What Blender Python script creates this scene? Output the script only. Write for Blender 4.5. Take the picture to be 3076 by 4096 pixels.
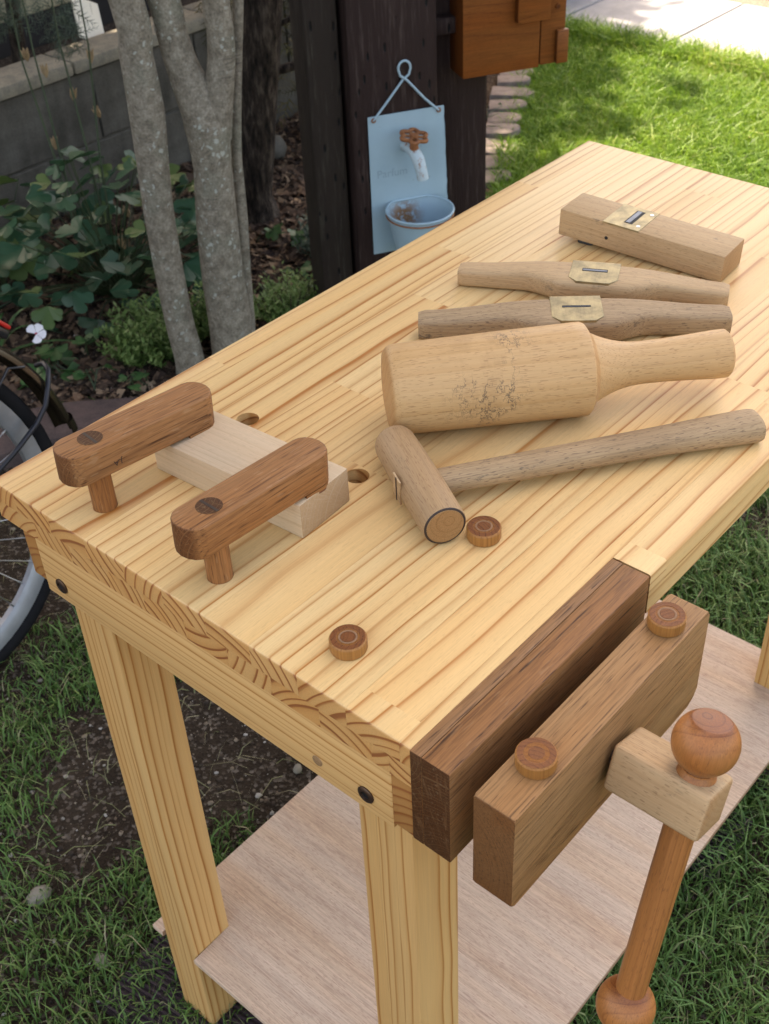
import bpy, bmesh, math, random
import numpy as np
from mathutils import Vector, Matrix, Quaternion

# ------------------------------------------------------------------ scene, camera, light
sc = bpy.context.scene
for o in list(bpy.data.objects): bpy.data.objects.remove(o)
COL = sc.collection
rnd = random.Random(7); nr = np.random.default_rng(11)
R = math.radians
G = -1.005                       # ground level; the bench top is z = 0

cam_d = bpy.data.cameras.new('camera'); cam = bpy.data.objects.new('camera', cam_d); COL.objects.link(cam)
cam.matrix_world = Matrix(((0.65482, 0.49471, -0.57137, -0.45126), (-0.75465, 0.38659, -0.53015, -0.36539),
                           (-0.04138, 0.77834, 0.62648, 0.72436), (0, 0, 0, 1)))
cam_d.sensor_fit = 'VERTICAL'; cam_d.sensor_height = 36; cam_d.lens = 42.04
cam_d.clip_start = 0.02; cam_d.clip_end = 500
cam_d.dof.use_dof = True; cam_d.dof.focus_distance = 1.18; cam_d.dof.aperture_fstop = 15.0
sc.camera = cam

SUN_AZ = R(60); SUN_EL = R(54)   # direction towards the sun, azimuth from +x
w = bpy.data.worlds.new('World'); sc.world = w; w.use_nodes = True
nt = w.node_tree; bg = nt.nodes['Background']
sky = nt.nodes.new('ShaderNodeTexSky'); sky.sky_type = 'NISHITA'; sky.sun_disc = False
sky.sun_elevation = SUN_EL; sky.sun_rotation = math.pi/2 - SUN_AZ
sky.air_density = 1.0; sky.dust_density = 4.0; sky.ozone_density = 0.6
nt.links.new(sky.outputs[0], bg.inputs[0]); bg.inputs[1].default_value = 0.15
sun_d = bpy.data.lights.new('sun', 'SUN'); sun_d.energy = 4.4; sun_d.angle = R(0.6); sun_d.color = (1, 0.96, 0.91)
sun = bpy.data.objects.new('sun', sun_d); COL.objects.link(sun)
sun.rotation_euler = Vector((math.cos(SUN_AZ)*math.cos(SUN_EL), math.sin(SUN_AZ)*math.cos(SUN_EL), math.sin(SUN_EL))).to_track_quat('Z', 'Y').to_euler()
vs = sc.view_settings; vs.view_transform = 'Standard'; vs.look = 'None'; vs.gamma = 1; vs.exposure = 2.35
try:
    vs.use_white_balance = True; vs.white_balance_temperature = 8400; vs.white_balance_tint = 14
except Exception: pass
try: sc.cycles.max_bounces = 4; sc.cycles.diffuse_bounces = 2; sc.cycles.glossy_bounces = 2
except Exception: pass

# ------------------------------------------------------------------ helpers
def tag(o, label=None, cat=None, group=None, kind=None):
    if label: o['label'] = label
    if cat: o['category'] = cat
    if group: o['group'] = group
    if kind: o['kind'] = kind
    return o
def mesh_obj(name, me, m=None, parent=None, loc=(0,0,0), rot=(0,0,0), grain=None):
    o = bpy.data.objects.new(name, me); COL.objects.link(o)
    if m is not None and not me.materials: me.materials.append(m)
    o.location = loc; o.rotation_euler = rot
    if parent: o.parent = parent
    if grain is not None: o['grain'] = [float(a) for a in grain]
    return o
def empty(name, loc=(0,0,0), rot=(0,0,0), parent=None):
    o = bpy.data.objects.new(name, None); COL.objects.link(o); o.location = loc; o.rotation_euler = rot
    o.empty_display_size = 0.05
    if parent: o.parent = parent
    return o
def bm_mesh(bm, smooth=None):
    bm.normal_update(); me = bpy.data.meshes.new('m'); bm.to_mesh(me); bm.free()
    if smooth is not None: shade(me, smooth)
    return me
def shade(me, ang=35):
    me.polygons.foreach_set('use_smooth', [True]*len(me.polygons))
    try: me.set_sharp_from_angle(angle=R(ang))
    except Exception: pass
def pyd(v, f, smooth=None):
    me = bpy.data.meshes.new('m'); me.from_pydata([tuple(a) for a in v], [], f); me.update()
    if smooth is not None: shade(me, smooth)
    return me
def box_me(lo, hi, bev=0.001, seg=2, pick=None):
    bm = bmesh.new()
    vs_ = [bm.verts.new((x,y,z)) for x in (lo[0],hi[0]) for y in (lo[1],hi[1]) for z in (lo[2],hi[2])]
    for f in ((0,1,3,2),(4,6,7,5),(0,4,5,1),(2,3,7,6),(0,2,6,4),(1,5,7,3)): bm.faces.new([vs_[i] for i in f])
    if bev:
        ed = [e for e in bm.edges if pick is None or pick(e)]
        bmesh.ops.bevel(bm, geom=ed, offset=bev, segments=seg, affect='EDGES', profile=0.5)
    bmesh.ops.recalc_face_normals(bm, faces=bm.faces[:])
    return bm_mesh(bm, 40)
def poly_me(pts, z0, z1, bev=0, seg=2, pick=None):
    bm = bmesh.new()
    a = [bm.verts.new((x,y,z0)) for x,y in pts]; b = [bm.verts.new((x,y,z1)) for x,y in pts]
    n = len(pts); bm.faces.new(a[::-1]); bm.faces.new(b)
    for i in range(n): bm.faces.new((a[i],a[(i+1)%n],b[(i+1)%n],b[i]))
    if bev:
        ed = [e for e in bm.edges if (pick is None and abs(e.verts[0].co.z-e.verts[1].co.z) < 1e-6) or (pick and pick(e))]
        bmesh.ops.bevel(bm, geom=ed, offset=bev, segments=seg, affect='EDGES', profile=0.5)
    bmesh.ops.recalc_face_normals(bm, faces=bm.faces[:])
    return bm_mesh(bm, 40)
def tube_data(pts, rad, n=10, cap=True, v0=0):
    pts = [Vector(p) for p in pts]; v = []; f = []
    if not hasattr(rad, '__len__'): rad = [rad]*len(pts)
    up = Vector((0,0,1)); prev = None
    for i, p in enumerate(pts):
        t = (pts[min(i+1,len(pts)-1)] - pts[max(i-1,0)]).normalized()
        if prev is None:
            a = t.cross(up); a = a if a.length > 1e-3 else t.cross(Vector((1,0,0)))
        else: a = prev - t*prev.dot(t)
        a.normalize(); prev = a; b = t.cross(a)
        for k in range(n):
            th = 2*math.pi*k/n; v.append(p + (a*math.cos(th) + b*math.sin(th))*rad[i])
    for i in range(len(pts)-1):
        for k in range(n):
            f.append((v0+i*n+k, v0+i*n+(k+1)%n, v0+(i+1)*n+(k+1)%n, v0+(i+1)*n+k))
    if cap:
        f.append(tuple(v0+k for k in range(n))[::-1]); f.append(tuple(v0+(len(pts)-1)*n+k for k in range(n)))
    return v, f
def tube_me(pts, rad, n=10, cap=True, ang=60): v, f = tube_data(pts, rad, n, cap); return pyd(v, f, ang)
def lathe_me(prof, n=40, ang=35):        # profile (x, r) about the local x axis
    v = []; f = []
    for x, r in prof:
        for k in range(n):
            th = 2*math.pi*k/n; v.append((x, r*math.cos(th), r*math.sin(th)))
    for i in range(len(prof)-1):
        for k in range(n): f.append((i*n+k, (i+1)*n+k, (i+1)*n+(k+1)%n, i*n+(k+1)%n))
    f.append(tuple(range(n))); f.append(tuple((len(prof)-1)*n+k for k in range(n))[::-1])
    me = bpy.data.meshes.new('m'); me.from_pydata(v, [], f); bm = bmesh.new(); bm.from_mesh(me)
    bmesh.ops.recalc_face_normals(bm, faces=bm.faces[:]); bm.to_mesh(me); bm.free(); shade(me, ang); return me
def tri_me(V, F, tint=None):
    me = bpy.data.meshes.new('m'); me.vertices.add(len(V)); me.vertices.foreach_set('co', np.asarray(V, np.float32).ravel())
    F = np.asarray(F, np.int32); k = F.shape[1]
    me.loops.add(F.size); me.loops.foreach_set('vertex_index', F.ravel())
    me.polygons.add(len(F)); me.polygons.foreach_set('loop_start', np.arange(len(F), dtype=np.int32)*k)
    try: me.polygons.foreach_set('loop_total', np.full(len(F), k, np.int32))
    except Exception: pass
    if tint is not None:
        a = me.attributes.new('tint', 'FLOAT', 'POINT'); a.data.foreach_set('value', np.asarray(tint, np.float32))
    me.update(calc_edges=True); me.validate(); return me

# ------------------------------------------------------------------ materials
class NT:
    def __init__(s, name):
        s.m = bpy.data.materials.new(name); s.m.use_nodes = True; s.t = s.m.node_tree
        s.b = s.t.nodes['Principled BSDF']; s.out = s.t.nodes['Material Output']
    def n(s, typ, ins=None, **kw):
        nd = s.t.nodes.new(typ)
        for k, v in kw.items(): setattr(nd, k, v)
        for k, v in (ins or {}).items(): s.set(nd.inputs[k], v)
        return nd
    def set(s, sock, v):
        if isinstance(v, bpy.types.NodeSocket): s.t.links.new(v, sock)
        elif isinstance(v, bpy.types.Node): s.t.links.new(v.outputs[0], sock)
        else:
            if hasattr(sock.default_value, '__len__') and hasattr(v, '__len__') and len(v) == 3 and len(sock.default_value) == 4: v = (*v, 1)
            sock.default_value = v
    def math(s, op, a, b=0.0, c=0.0, clamp=False):
        nd = s.t.nodes.new('ShaderNodeMath'); nd.operation = op; nd.use_clamp = clamp
        s.set(nd.inputs[0], a); s.set(nd.inputs[1], b); s.set(nd.inputs[2], c); return nd.outputs[0]
    def vmath(s, op, a, b=(0,0,0)):
        nd = s.t.nodes.new('ShaderNodeVectorMath'); nd.operation = op
        s.set(nd.inputs[0], a); s.set(nd.inputs[1], b); return nd.outputs[0]
    def noise(s, vec, scale=1, detail=2, rough=0.5, col=False):
        nd = s.n('ShaderNodeTexNoise', {'Vector': vec, 'Scale': scale, 'Detail': detail, 'Roughness': rough}); return nd.outputs[1 if col else 0]
    def vor(s, vec, scale=1, feature='F1', out='Distance'):
        nd = s.n('ShaderNodeTexVoronoi', {'Vector': vec, 'Scale': scale}, feature=feature); return nd.outputs[out]
    def ramp(s, fac, stops, interp='LINEAR'):
        nd = s.t.nodes.new('ShaderNodeValToRGB'); cr = nd.color_ramp; cr.interpolation = interp
        while len(cr.elements) < len(stops): cr.elements.new(0.5)
        for e, (p, c) in zip(cr.elements, stops):
            e.position = p; e.color = (*c, 1) if hasattr(c, '__len__') else (c, c, c, 1)
        s.set(nd.inputs[0], fac); return nd.outputs[0]
    def mix(s, fac, a, b, mode='MIX'):
        nd = s.t.nodes.new('ShaderNodeMix'); nd.data_type = 'RGBA'; nd.blend_type = mode
        s.set(nd.inputs[0], fac); s.set(nd.inputs[6], a); s.set(nd.inputs[7], b); return nd.outputs[2]
    def step(s, v, lo, hi):
        nd = s.n('ShaderNodeMapRange', {0: v, 1: lo, 2: hi, 3: 0.0, 4: 1.0}, interpolation_type='SMOOTHSTEP'); return nd.outputs[0]
    def bump(s, h, strength=0.3, dist=0.001):
        nd = s.n('ShaderNodeBump', {'Strength': strength, 'Distance': dist, 'Height': h}); s.set(s.b.inputs['Normal'], nd.outputs[0])
    def fin(s, col, rough=0.6, metal=0.0, spec=0.5):
        s.set(s.b.inputs['Base Color'], col); s.set(s.b.inputs['Roughness'], rough); s.set(s.b.inputs['Metallic'], metal)
        s.b.inputs['Specular IOR Level'].default_value = spec; return s.m
def C(h):   # sRGB hex to linear
    c = [int(h[i:i+2], 16)/255 for i in (0, 2, 4)]
    return tuple(a/12.92 if a <= .04045 else ((a+.055)/1.055)**2.4 for a in c)

def wood(name, early, late, ring=0.010, warp=0.005, ring_amt=1.0, end_col=(.72,.6,.5), fibre=0.12, pores=0.0, pore_col=None,
         flecks=0.0, rays=0.0, blotch=0.12, rough=0.5, tiltk=0.05, stops=None, scuff=None, bumpk=0.15, spec=0.25, end_late=0.0, end_late_col=(.27,.095,.032), ringvar=1.8, tone=.32):
    s = NT(name)
    tc = s.n('ShaderNodeTexCoord'); P = tc.outputs['Object']
    at = s.n('ShaderNodeAttribute', attribute_type='OBJECT', attribute_name='grain'); g = s.n('ShaderNodeSeparateXYZ', {0: at.outputs['Vector']})
    seed = g.outputs[2]; sv = s.n('ShaderNodeCombineXYZ', {0: s.math('MULTIPLY', seed, 7.13), 1: s.math('MULTIPLY', seed, 3.37), 2: s.math('MULTIPLY', seed, 5.71)})
    def st(a, b): return s.vmath('ADD', s.vmath('MULTIPLY', P, (a, b, b)), sv.outputs[0])
    wp = s.vmath('SUBTRACT', s.noise(st(2.6, 3), 1, 2, .5, True), (.5,.5,.5))
    wp = s.n('ShaderNodeSeparateXYZ', {0: wp})
    c = s.n('ShaderNodeSeparateXYZ', {0: P})
    tilt = s.math('MULTIPLY', s.math('SUBTRACT', s.math('FRACT', s.math('MULTIPLY', seed, 13.7)), .5), tiltk)
    Y = s.math('ADD', s.math('SUBTRACT', c.outputs[1], g.outputs[0]), s.math('MULTIPLY', wp.outputs[0], warp*2))
    Y = s.math('ADD', Y, s.math('MULTIPLY', c.outputs[0], tilt))
    Z = s.math('ADD', s.math('SUBTRACT', c.outputs[2], g.outputs[1]), s.math('MULTIPLY', wp.outputs[1], warp*2))
    d = s.math('SQRT', s.math('ADD', s.math('MULTIPLY', Y, Y), s.math('MULTIPLY', Z, Z)))
    dv = s.n('ShaderNodeCombineXYZ', {0: s.math('MULTIPLY', d, 0.55/ring), 1: seed})
    ph = s.math('ADD', s.math('DIVIDE', d, ring), s.math('MULTIPLY', s.noise(dv.outputs[0], 1, 1), ringvar))
    saw = s.math('FRACT', ph)
    lat = s.ramp(saw, stops or [(0, .38), (.04, .13), (.11, .0), (.48, 0), (.72, .13), (.84, .40), (.935, 1), (.975, .98), (1, .38)])
    wn = s.n('ShaderNodeTexWhiteNoise', {'W': s.math('ADD', s.math('FLOOR', ph), s.math('MULTIPLY', seed, 31.7))}, noise_dimensions='1D')
    nx = s.math('ABSOLUTE', s.n('ShaderNodeSeparateXYZ', {0: tc.outputs['Normal']}).outputs[0]); ef = s.step(nx, .55, .9)
    amp = s.math('MULTIPLY', lat, s.math('MULTIPLY', ring_amt, s.math('ADD', s.math('ADD', .38, s.math('MULTIPLY', wn.outputs[0], .75)), s.math('MULTIPLY', ef, .5))), clamp=True)
    col = s.mix(amp, early, late)
    col = s.mix(s.math('MULTIPLY', s.step(s.noise(st(1.6, 22), 1, 1), .35, .75), blotch*2, clamp=True), col, s.mix(1, col, (1.0, .80, .58), 'MULTIPLY'))
    col = s.mix(s.math('MULTIPLY', s.math('FRACT', s.math('MULTIPLY', seed, 5.3)), tone), col, s.mix(1, col, (.90,.74,.52), 'MULTIPLY'))
    fb = s.noise(st(14, 700), 1, 1, .6)
    col = s.mix(fibre, col, s.ramp(fb, [(.3, .25), (.7, 1)]), 'MULTIPLY')
    h = fb
    if pores:
        pf = s.step(s.noise(st(38, 620), 1, 1, .5), .53, .62)
        pf = s.math('MULTIPLY', pf, s.math('ADD', .35, s.math('MULTIPLY', lat, .8)))
        col = s.mix(s.math('MULTIPLY', pf, pores, clamp=True), col, pore_col); h = s.math('SUBTRACT', h, pf)
    if flecks:
        ff = s.step(s.noise(st(130, 1100), 1, 0), .66, .72)
        col = s.mix(s.math('MULTIPLY', ff, flecks, clamp=True), col, pore_col)
    col = s.mix(ef, col, s.mix(1, col, end_col, 'MULTIPLY'))
    if rays:
        ang = s.math('ARCTAN2', Z, Y); rv = s.n('ShaderNodeCombineXYZ', {0: s.math('MULTIPLY', ang, 34), 1: s.math('MULTIPLY', d, 40), 2: seed})
        rf = s.math('MAXIMUM', s.math('MULTIPLY', s.step(s.noise(rv.outputs[0], 1, 1), .56, .66), .45), s.math('MULTIPLY', s.step(saw, .80, .95), .9))
        col = s.mix(s.math('MULTIPLY', s.math('MULTIPLY', rf, ef), rays), col, tuple(a*.8 for a in early))
        rr = s.step(s.noise(st(55, 320), 1, 1), .64, .72)
        col = s.mix(s.math('MULTIPLY', rr, rays*.22), col, s.mix(.5, early, (.7,.55,.35)))
    if end_late: col = s.mix(s.math('MULTIPLY', s.math('MULTIPLY', ef, s.math('MULTIPLY', s.step(saw, .76, .84), s.step(saw, .995, .965))), s.math('MULTIPLY', end_late, s.math('ADD', .45, wn.outputs[0])), clamp=True), col, end_late_col)
    if scuff:
        sn = s.step(s.noise(s.vmath('MULTIPLY', P, (25, 60, 60)), 1, 5, .75), .60, .70)
        col = s.mix(s.math('MULTIPLY', sn, scuff), col, (.09,.07,.055))
        s2 = s.step(s.noise(s.vmath('MULTIPLY', P, (7, 9, 9)), 1, 3), .45, .7)
        col = s.mix(s.math('MULTIPLY', s2, scuff*.55), col, s.mix(1, col, (.62,.56,.52), 'MULTIPLY'))
    s.bump(h, bumpk, .0006)
    return s.fin(col, s.math('ADD', rough-.06, s.math('MULTIPLY', fb, .14)), 0, spec)

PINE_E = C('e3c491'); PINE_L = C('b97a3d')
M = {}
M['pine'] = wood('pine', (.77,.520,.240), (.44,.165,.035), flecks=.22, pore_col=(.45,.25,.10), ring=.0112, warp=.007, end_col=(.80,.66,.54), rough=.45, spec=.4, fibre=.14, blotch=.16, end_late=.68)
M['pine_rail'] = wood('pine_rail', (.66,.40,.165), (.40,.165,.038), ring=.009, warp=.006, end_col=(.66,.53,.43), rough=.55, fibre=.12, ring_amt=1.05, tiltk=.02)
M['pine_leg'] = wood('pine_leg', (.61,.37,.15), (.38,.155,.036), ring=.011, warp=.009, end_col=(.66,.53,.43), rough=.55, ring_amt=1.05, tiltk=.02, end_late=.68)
M['oak'] = wood('oak', (.35,.160,.062), (.17,.066,.024), ring=.0040, warp=.003, ring_amt=.5, end_col=(.50,.42,.38), fibre=.35, pores=.8, pore_col=(.085,.03,.011), rays=.7, rough=.55, blotch=.25, tiltk=.1)
M['oak_dark'] = wood('oak_dark', (.30,.148,.062), (.12,.052,.021), ring=.0042, warp=.005, ring_amt=.6, end_col=(.30,.24,.20), fibre=.35, pores=.85, pore_col=(.05,.02,.009), rays=.5, rough=.55, blotch=.25, tiltk=.25)
M['oak_jaw'] = wood('oak_jaw', (.36,.195,.083), (.19,.085,.033), ring=.004, warp=.004, ring_amt=.5, end_col=(.55,.45,.38), fibre=.35, pores=.75, pore_col=(.095,.042,.017), rays=.15, rough=.55, blotch=.3, tiltk=.15)
M['beech'] = wood('beech', (.56,.37,.20), (.44,.25,.12), ring=.006, warp=.004, ring_amt=.5, end_col=(.8,.72,.64), fibre=.14, flecks=.55, pore_col=(.26,.13,.06), rough=.55, stops=[(0,.4),(.05,0),(.5,.1),(1,.9)], scuff=.35)
M['beech_old'] = wood('beech_old', (.55,.375,.21), (.44,.265,.13), ring=.006, warp=.005, ring_amt=.5, end_col=(.8,.72,.64), fibre=.22, flecks=.5, pore_col=(.22,.12,.06), rough=.6, scuff=.55, stops=[(0,.4),(.05,0),(.5,.1),(1,.9)])
M['kashi'] = wood('weathered_oak', (.44,.305,.175), (.31,.20,.11), ring=.007, warp=.004, ring_amt=.5, end_col=(.8,.72,.64), fibre=.35, flecks=.7, pore_col=(.13,.08,.05), rough=.62, scuff=.75)
M['maple'] = wood('maple', (.66,.50,.335), (.56,.40,.25), ring=.006, warp=.006, ring_amt=.6, end_col=(.66,.58,.5), fibre=.14, flecks=.3, pore_col=(.4,.27,.17), rough=.62, rays=.4)
M['cherry'] = wood('turned_hardwood', (.41,.165,.05), (.22,.07,.021), ring=.006, warp=.005, ring_amt=.6, end_col=(.6,.5,.48), fibre=.3, flecks=.45, pore_col=(.14,.05,.02), rough=.42, blotch=.35, spec=.4)
M['lauan'] = wood('lauan_plywood', (.66,.50,.375), (.50,.325,.215), ring=.03, warp=.03, ring_amt=.5, end_col=(.6,.5,.42), fibre=.35, pores=.35, pore_col=(.30,.17,.12), flecks=.5, rough=.7, blotch=.2, stops=[(0,.5),(.4,0),(1,.9)], tiltk=.05)
M['orange_wood'] = wood('stained_cedar', (.25,.08,.018), (.10,.026,.007), ring=.012, warp=.02, ring_amt=.45, end_col=(.5,.45,.4), fibre=.45, flecks=.5, pore_col=(.06,.018,.006), rough=.5, blotch=.3)

def flat(name, col, rough=.5, metal=0, var=.25, vscale=30, spec=.5, bump=0):
    s = NT(name); tc = s.n('ShaderNodeTexCoord'); f = s.noise(tc.outputs['Object'], vscale, 4, .6)
    c = s.mix(s.math('MULTIPLY', s.step(f, .35, .7), var), col, tuple(a*.45 for a in col))
    if bump: s.bump(f, bump, .002)
    return s.fin(c, rough, metal, spec)
M['iron'] = flat('dark_bolt_steel', (.10,.062,.042), .35, .7, .4, 200)
M['steel'] = flat('steel', (.45,.46,.48), .3, 1, .3, 80)
M['blade'] = flat('blade_steel', (.11,.13,.16), .35, 1, .5, 60)
M['black'] = flat('gap_shade_black', (.012,.010,.009), .7, 0, .3, 50)  # black for solid slabs that stand in for shade inside openings
M['wedge'] = flat('dark_wedge_wood', (.035,.018,.012), .5, 0, .3, 90)
M['leather'] = flat('leather_pad', (.16,.055,.025), .7, 0, .4, 60)
M['rubber'] = flat('tyre_rubber', (.009,.009,.010), .8, 0, .3, 40, spec=.12)
M['alu'] = flat('rim_aluminium', (.30,.315,.33), .42, .6, .25, 30)
M['fender'] = flat('bronze_black_fender', (.035,.026,.017), .22, .6, .3, 20)
M['cable'] = flat('black_cable', (.012,.013,.018), .4)
M['red'] = flat('red_plastic', (.5,.02,.015), .35)
M['frame'] = flat('black_frame_paint', (.015,.015,.017), .3)
M['cream'] = flat('cream_paint', (.42,.38,.25), .6, 0, .3, 8)
M['white_board'] = flat('white_board', (.72,.70,.60), .6, 0, .15, 6)

def brass():
    s = NT('brass'); tc = s.n('ShaderNodeTexCoord'); P = tc.outputs['Object']
    f = s.noise(P, 40, 4, .65); f2 = s.noise(s.vmath('MULTIPLY', P, (600, 30, 30)), 1, 2)
    c = s.mix(s.step(f, .35, .7), (.46,.37,.20), (.26,.215,.125)); c = s.mix(.25, c, f2, 'MULTIPLY')
    return s.fin(c, s.math('ADD', .36, s.math('MULTIPLY', f, .2)), .8)
M['brass'] = brass()
def blue_enamel():
    s = NT('blue_painted_tin'); tc = s.n('ShaderNodeTexCoord'); P = tc.outputs['Object']
    f = s.noise(P, 9, 4, .6); c = s.mix(s.math('MULTIPLY', s.step(f, .35, .75), .35), (.30,.43,.49), (.21,.32,.38))
    r = s.step(s.noise(P, 45, 5, .7), .66, .73); c = s.mix(s.math('MULTIPLY', r, .5), c, (.16,.07,.025))
    return s.fin(c, .42)
M['blue'] = blue_enamel()
def pot_mat():
    s = NT('blue_tin_with_rust'); tc = s.n('ShaderNodeTexCoord'); P = tc.outputs['Object']
    q = s.vmath('SUBTRACT', P, (-.022,.05,-.045)); d = s.n('ShaderNodeVectorMath', {0: q}, operation='LENGTH').outputs['Value']
    f = s.noise(P, 60, 5, .7); m = s.math('MULTIPLY', s.step(d, .07, .02), s.step(f, .38, .52))
    c = s.mix(s.math('MULTIPLY', s.step(s.noise(P, 12, 3), .4, .75), .3), (.30,.43,.49), (.21,.32,.38))
    c = s.mix(m, c, s.mix(f, (.13,.05,.015), (.34,.16,.05)))
    return s.fin(c, .45)
M['pot'] = pot_mat()
def rust_mat(name, base, amt):
    s = NT(name); tc = s.n('ShaderNodeTexCoord'); P = tc.outputs['Object']; f = s.noise(P, 70, 5, .7)
    c = s.mix(s.step(f, amt-.08, amt+.08), base, s.mix(s.noise(P, 160, 3), (.12,.035,.012), (.42,.16,.05)))
    s.bump(f, .4, .002); return s.fin(c, .7)
M['rust'] = rust_mat('rusty_iron', (.19,.06,.022), .42); M['faucet'] = rust_mat('peeling_blue_iron', (.42,.52,.55), .60)

def bark_grey():
    s = NT('smooth_grey_bark'); tc = s.n('ShaderNodeTexCoord'); P = tc.outputs['Object']
    f = s.noise(P, 45, 4, .65); f2 = s.noise(P, 170, 3, .6)
    c = s.mix(s.step(f, .34, .68), (.30,.265,.205), (.175,.148,.11)); c = s.mix(s.math('MULTIPLY', s.step(s.noise(P, 9, 3), .5, .65), .5), c, (.20,.20,.15)); c = s.mix(.65, c, s.ramp(f2, [(.32,.4),(.65,1)]), 'MULTIPLY')
    wv = s.vmath('ADD', P, s.vmath('MULTIPLY', s.noise(P, 40, 2, .5, True), (.03,.03,.03)))
    v = s.n('ShaderNodeTexVoronoi', {'Vector': wv, 'Scale': 75}); cell = s.n('ShaderNodeSeparateColor', {0: v.outputs['Color']})
    spot = s.math('MULTIPLY', s.step(v.outputs['Distance'], .42, .28), s.step(cell.outputs[0], .62, .68))
    spot = s.math('MULTIPLY', spot, s.step(s.noise(P, 9, 1), .42, .55))
    c = s.mix(s.math('MULTIPLY', spot, .8), c, (.36,.38,.33))
    rg = s.noise(s.vmath('MULTIPLY', P, (12, 12, 190)), 1, 3, .7); rm = s.step(s.noise(P, 7, 2), .5, .7)
    rk = s.math('MULTIPLY', s.step(rg, .55, .62), rm); c = s.mix(s.math('MULTIPLY', rk, .55), c, (.06,.05,.04))
    s.bump(s.math('ADD', s.math('MULTIPLY', f2, .6), s.math('MULTIPLY', rg, .8)), .5, .004); return s.fin(c, .85, 0, .2)
M['bark_grey'] = bark_grey()
def bark_dark():
    s = NT('dark_furrowed_bark'); tc = s.n('ShaderNodeTexCoord'); P = tc.outputs['Object']
    f = s.noise(s.vmath('MULTIPLY', P, (55, 55, 14)), 1, 5, .7)
    c = s.ramp(f, [(.36, (.008,.006,.005)), (.52, (.045,.032,.024)), (.68, (.12,.095,.075))])
    s.bump(f, 1.0, .02); return s.fin(c, .9, 0, .2)
M['bark_dark'] = bark_dark()
def sleeper(name, base, hi):
    s = NT(name); tc = s.n('ShaderNodeTexCoord'); P = tc.outputs['Object']
    f = s.noise(s.vmath('MULTIPLY', P, (90, 90, 7)), 1, 5, .7); c = s.mix(s.step(f, .5, .75), base, hi)
    v = s.n('ShaderNodeTexVoronoi', {'Vector': s.vmath('MULTIPLY', P, (38, 38, 12)), 'Scale': 1.0, 'Randomness': .55})
    sl = s.step(v.outputs['Distance'], .16, .09); c = s.mix(sl, c, (.002,.0015,.0015))
    s.bump(s.math('SUBTRACT', f, s.math('MULTIPLY', sl, 2)), .7, .005); return s.fin(c, .75, 0, .3)
M['sleeper'] = sleeper('creosoted_timber', (.022,.010,.008), (.062,.041,.034)); M['sleeper_old'] = sleeper('weathered_timber', (.020,.013,.009), (.055,.048,.034))
def concrete(name, a, b, sc_=6, streak=True):
    s = NT(name); tc = s.n('ShaderNodeTexCoord'); P = tc.outputs['Object']
    f = s.noise(P, sc_, 6, .65); c = s.mix(s.step(f, .3, .72), a, b)
    if streak: c = s.mix(.6, c, s.ramp(s.noise(s.vmath('MULTIPLY', P, (18, 18, 1.5)), 1, 3), [(.3,.5),(.65,1)]), 'MULTIPLY')
    f2 = s.noise(P, 160, 3); c = s.mix(.35, c, s.ramp(f2, [(.35,.5),(.6,1)]), 'MULTIPLY'); s.bump(f2, .4, .003); return s.fin(c, .9, 0, .2)
M['wall'] = concrete('stained_concrete', (.165,.152,.128), (.085,.077,.063)); M['cap'] = concrete('pebbled_cap', (.33,.29,.22), (.22,.20,.16), 30, False)
M['edging'] = concrete('pinkish_concrete', (.24,.19,.165), (.13,.105,.09), 14, False); M['curb'] = concrete('brown_kerb', (.105,.072,.065), (.06,.045,.042), 14, False)
def slab_mat(name, dots):
    s = NT(name); tc = s.n('ShaderNodeTexCoord'); P = tc.outputs['Object']
    f = s.noise(P, 12, 6, .7); f2 = s.noise(P, 300, 2); c = s.mix(s.step(f, .3, .75), (.28,.28,.285), (.22,.22,.225)); c = s.mix(.4, c, s.ramp(f2, [(.3,.6),(.7,1)]), 'MULTIPLY')
    if dots:
        q = s.n('ShaderNodeSeparateXYZ', {0: P}); k = 2*math.pi/.021
        d = s.math('MULTIPLY', s.math('SINE', s.math('MULTIPLY', q.outputs[0], k)), s.math('SINE', s.math('MULTIPLY', q.outputs[1], k)))
        d = s.step(d, .1, .5); c = s.mix(d, c, (.07,.075,.09)); s.bump(s.math('SUBTRACT', 1, d), .6, .004)
    else: s.bump(f2, .3, .002)
    return s.fin(c, .85, 0, .2)
M['slab'] = slab_mat('pale_concrete_slab', False); M['slab_dots'] = slab_mat('studded_concrete_slab', True)
def soil(name, a, b, c3):
    s = NT(name); tc = s.n('ShaderNodeTexCoord'); P = tc.outputs['Object']
    f = s.noise(P, 5, 6, .65); c = s.mix(s.step(f, .35, .7), a, b)
    v = s.n('ShaderNodeTexVoronoi', {'Vector': P, 'Scale': 170}); cl = s.n('ShaderNodeSeparateColor', {0: v.outputs['Color']})
    c = s.mix(s.math('MULTIPLY', s.step(cl.outputs[0], .76, .82), .5), c, s.mix(cl.outputs[1], c3, (.30,.25,.20)))
    c = s.mix(.5, c, s.ramp(s.noise(P, 60, 4, .7), [(.3,.35),(.65,1)]), 'MULTIPLY')
    s.bump(s.math('ADD', v.outputs['Distance'], s.noise(P, 40, 4)), .8, .006); return s.fin(c, .95, 0, .15)
M['soil'] = soil('lawn_soil', (.036,.024,.015), (.056,.039,.025), (.09,.062,.04)); M['bed'] = soil('bed_soil', (.045,.031,.023), (.075,.05,.034), (.13,.085,.055))
M['road'] = soil('leaf_strewn_ground', (.21,.14,.11), (.15,.10,.08), (.3,.2,.14))
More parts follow.
